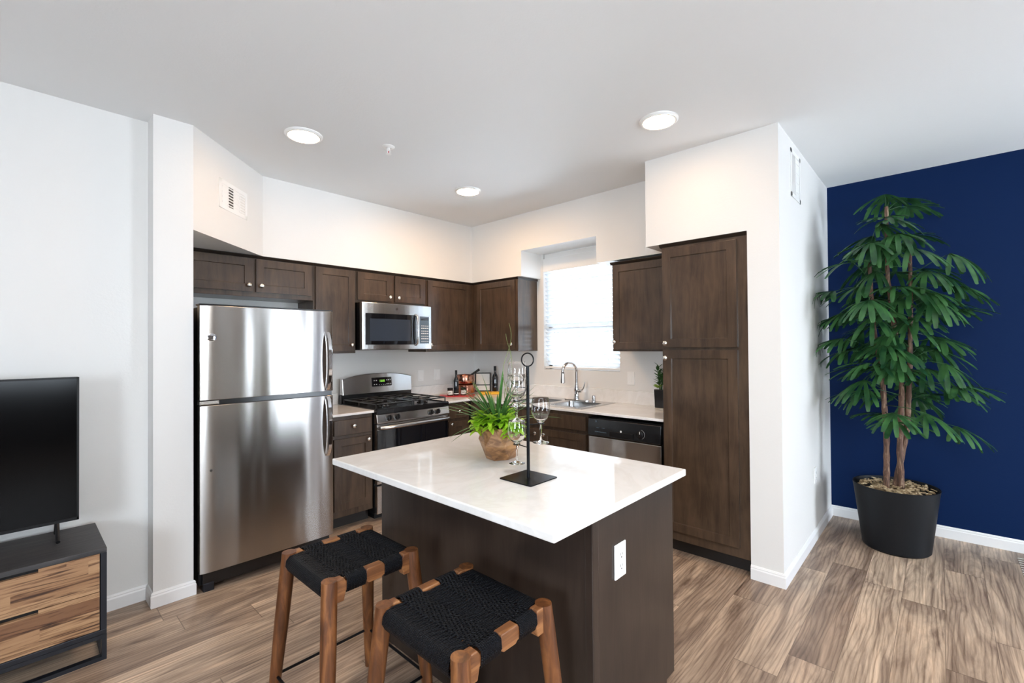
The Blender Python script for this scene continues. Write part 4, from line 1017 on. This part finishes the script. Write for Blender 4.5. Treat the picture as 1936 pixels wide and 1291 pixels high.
for i in range(nf):
    t = (i+.5)/nf
    T = trunks[[0, 1, 1, 2, 0, 1, 2][i % 7]]
    zlo, zhi = .86, T[-1][2]+.0
    z = zlo + (zhi-zlo)*t**.85
    tt = (z-T[0][2])/(T[-1][2]-T[0][2]); b0 = samp(T, tt)
    az = i*2.399 + q.uniform(-.7, .7); el = q.uniform(-.15, .75) + (.35 if tt > .9 else 0)
    if i >= nf-14: T = trunks[i % 3]; b0 = samp(T, .985); z = 2.3; el = .15+.09*(i-nf+14); az = i*2.2+.4
    env = .235 if z > 2.0 else (.28 if z > 1.3 else .32)
    if math.sin(az) > .3: env *= .78
    obj('frond', frond(b0, az, el, env*q.uniform(.45, 1.05), q.uniform(.21, .29), q.choice((7, 8, 9, 10)), 100+i), M['palm'], r, smooth='all')
# ------------------------------------------------------------------ small plant on the right worktop
sx, sy = -.20, -2.435
r = empty('small_potted_plant', (sx, sy, CT), 0, 'small dark-leaved plant in a black square vase beside the pantry', 'plant')
bm = B()
for (h0, h1, w0, w1) in ((.018, .165, .036, .040),): 
    a = [bm.verts.new((sx+s1*w0, sy+s2*w0, CT+h0)) for s1, s2 in ((-1, -1), (1, -1), (1, 1), (-1, 1))]; b = [bm.verts.new((sx+s1*w1, sy+s2*w1, CT+h1)) for s1, s2 in ((-1, -1), (1, -1), (1, 1), (-1, 1))]
    for i in range(4): bm.faces.new((a[i], a[(i+1) % 4], b[(i+1) % 4], b[i]))
    bm.faces.new(a[::-1]); bm.faces.new(b)
obj('vase', bm, M['black'], r, bevel=.003)
obj('stone_foot', bx(sx-.036, sx+.036, sy-.036, sy+.036, CT+.0005, CT+.0178), M['stone'], r, bevel=.004)
bm = B(); q = random.Random(4)
for st in range(5):
    a = st*1.256+.4; top_ = Vector((sx+.022*math.cos(a), sy+.022*math.sin(a), CT+.27+.04*(st % 3))); base = Vector((sx+.01*math.cos(a), sy+.01*math.sin(a), CT+.16))
    tube(bm, [base, base.lerp(top_, .5)+Vector((0, 0, .01)), top_], .003, 6)
    for i in range(14):
        t = i/13; p_ = base.lerp(top_, .25+.75*t); b_ = i*2.4+st; el = .5+.3*t; dd = Vector((math.cos(b_)*math.cos(el), math.sin(b_)*math.cos(el), math.sin(el)))
        leaf(bm, p_, dd, Vector((0, 0, 1)), q.uniform(.042, .058), .017, .1, 4, .2, .2)
obj('dark_leaves', bm, M['darkleaf'], r, smooth='all')
bm = B()
for i in range(12):
    b_ = i*2.4; el = .2+.1*(i % 4); c_ = Vector((sx-.02, sy+.015, CT+.175))
    leaf(bm, c_, Vector((math.cos(b_)*math.cos(el), math.sin(b_)*math.cos(el), math.sin(el))), Vector((0, 0, 1)), .045, .024, -.2, 5, .15, .1)
obj('lime_rosette', bm, M['limerosette'], r, smooth='all')
# ------------------------------------------------------------------ things in the worktop corner
def rbox(cx, cy, hx, hy, z0, z1, a, m=0):
    bm = B(); box(bm, -hx, hx, -hy, hy, z0, z1); bm.transform(Matrix.Translation((cx, cy, 0)) @ Matrix.Rotation(a, 4, 'Z')); return bm
o = obj('placemat', rbox(-.565, -.345, .185, .085, CT+.0004, CT+.010, -.78), M['red'], bevel=.003)
tag(o, 'red lacquered board lying in the worktop corner beside the range', 'board'); recenter(o, (-.565, -.345, CT))
zb = CT+.0103
def jar(x, y, label):
    r = empty('preserve_jar', (x, y, zb), 0, label, 'jar', 'preserve jars in the worktop corner')
    obj('jar_body', lt([(0, 0), (.029, 0), (.031, .004), (.031, .056), (.027, .062), (0, .062)], x, y, zb, 24), M['amber'], r, smooth=True)
    obj('lid', lt([(.029, .0625), (.030, .064), (.030, .078), (.028, .080), (0, .080)], x, y, zb, 24), M['blackplastic'], r, smooth=True)
    bm = B(); n = 14; a0 = math.radians(222)
    lo = [(x+.0316*math.cos(a0-1.1+2.2*i/n), y+.0316*math.sin(a0-1.1+2.2*i/n)) for i in range(n+1)]
    for i in range(n):
        bm.faces.new([bm.verts.new(p_) for p_ in ((*lo[i], zb+.012), (*lo[i+1], zb+.012), (*lo[i+1], zb+.052), (*lo[i], zb+.052))])
    obj('paper_label', bm, M['paper'], r, label='cream paper label')
    bm = B(); 
    for s in (-1, 0, 1):
        a = a0+s*.25; c_ = Vector((x+.0324*math.cos(a), y+.0324*math.sin(a), zb+.031)); tube(bm, [c_+Vector((-.004, .004, -.005)), c_+Vector((.003, -.003, .006))], .0018, 5)
    obj('label_print', bm, M['slot'], r)
jar(-.640, -.325, 'small dark preserve jar with cream label, left of the black bottle')
jar(-.510, -.390, 'small dark preserve jar with cream label, right of the black bottle')
def bottle(x, y, z, R_, h, label):
    r = empty('bottle', (x, y, z), 0, label, 'bottle')
    obj('bottle_body', lt([(0, 0), (R_*.95, 0), (R_, .006), (R_, h*.58), (R_*.8, h*.66), (R_*.42, h*.74), (R_*.38, h*.93), (0, h*.93)], x, y, z, 28), M['wineglass_bottle'], r, smooth=True)
    obj('cap', lt([(R_*.44, h*.84), (R_*.44, h), (0, h)], x, y, z, 20), M['blackplastic'], r, smooth=True)
    obj('band', lt([(R_*1.01, .014), (R_*1.01, .022)], x, y, z, 28, caps=False), M['paper'], r)
    return r
bottle(-.575, -.345, zb, .027, .262, 'slim black oil bottle between the two small jars on the red board')
bottle(-.085, -.435, CT+.0004, .034, .300, 'tall dark wine bottle behind the grass blades beside the framed sign')
# stacked copper pans
x, y = -.345, -.235
o = obj('copper_pan', lt([(0, 0), (.098, 0), (.108, .008), (.112, .086), (.116, .090), (.112, .0915), (.107, .086), (.103, .012), (0, .008)], x, y, CT+.0103, 40), M['copper'], smooth=True)
tag(o, 'wide copper pan, the bottom one of two stacked in the corner', 'pan', 'copper pans stacked in the corner'); recenter(o, (x, y, CT+.0103))
zc = CT+.0103+.0920
r = empty('copper_pot', (x, y, zc), 0, 'round copper pot with a dark slanted handle, on top of the copper pan', 'pot', 'copper pans stacked in the corner')
obj('bowl', lt([(0, 0), (.080, 0), (.100, .018), (.108, .05), (.102, .092), (.096, .108), (.092, .108), (.098, .09), (.103, .05), (.09, .02), (0, .006)], x-.01, y, zc+.0003, 40), M['copper'], r, smooth=True)
obj('handle', tb([(x+.04, y-.045, zc+.106), (x+.085, y-.075, zc+.14), (x+.115, y-.10, zc+.165)], [.010, .012, .014], 10), M['blackplastic'], r, smooth=True)
# framed sign on the counter
r = empty('framed_sign', (-.12, -.315, CT), 0, 'black-framed white page propped up in the kitchen corner', 'frame')
TF = Matrix.Translation((-.135, -.29, CT+.012)) @ Matrix.Rotation(math.radians(-45), 4, 'Z') @ Matrix.Rotation(math.radians(-10), 4, 'X')
def fb(*a):
    bm = B(); box(bm, *a); bm.transform(TF); return bm
bm = B()
for a in ((-.088, .088, -.008, .008, 0, .012), (-.088, .088, -.008, .008, .202, .214), (-.088, -.076, -.008, .008, .012, .202), (.076, .088, -.008, .008, .012, .202)): box(bm, *a)
bm.transform(TF); obj('frame', bm, M['blackplastic'], r, bevel=.002)
pg = obj('page', fb(-.076, .076, -.003, .003, .012, .202), M['paper'], r)
obj('page_band', fb(-.076, .076, -.005, -.0032, .068, .080), M['blackplastic'], pg)
obj('easel_leg', fb(-.01, .01, .009, .014, 0.002, .12), M['blackplastic'], r)
o = obj('folded_towel', rbox(-.215, -.475, .115, .055, CT+.0004, CT+.026, -.75), M['yellow'], bevel=.008)
tag(o, 'folded yellow cloth on the worktop in front of the framed page', 'cloth'); recenter(o, (-.215, -.475, CT))
# ------------------------------------------------------------------ rug edge at the far right
r = empty('area_rug', (.62, -5.0, 0), 0, 'cream fringed rug whose corner just shows at the right edge on the plank floor', 'rug')
obj('pile', bx(-1.8, .79, -6.6, -4.475, .0004, .012), M['rug'], r, bevel=.004)
bm = B()
for i in range(60):
    x_ = .78-.043*i; tube(bm, [(x_, -4.476, .006), (x_+.004, -4.45, .004)], .003, 5)
obj('fringe', bm, M['rugfringe'], r, kind='stuff')
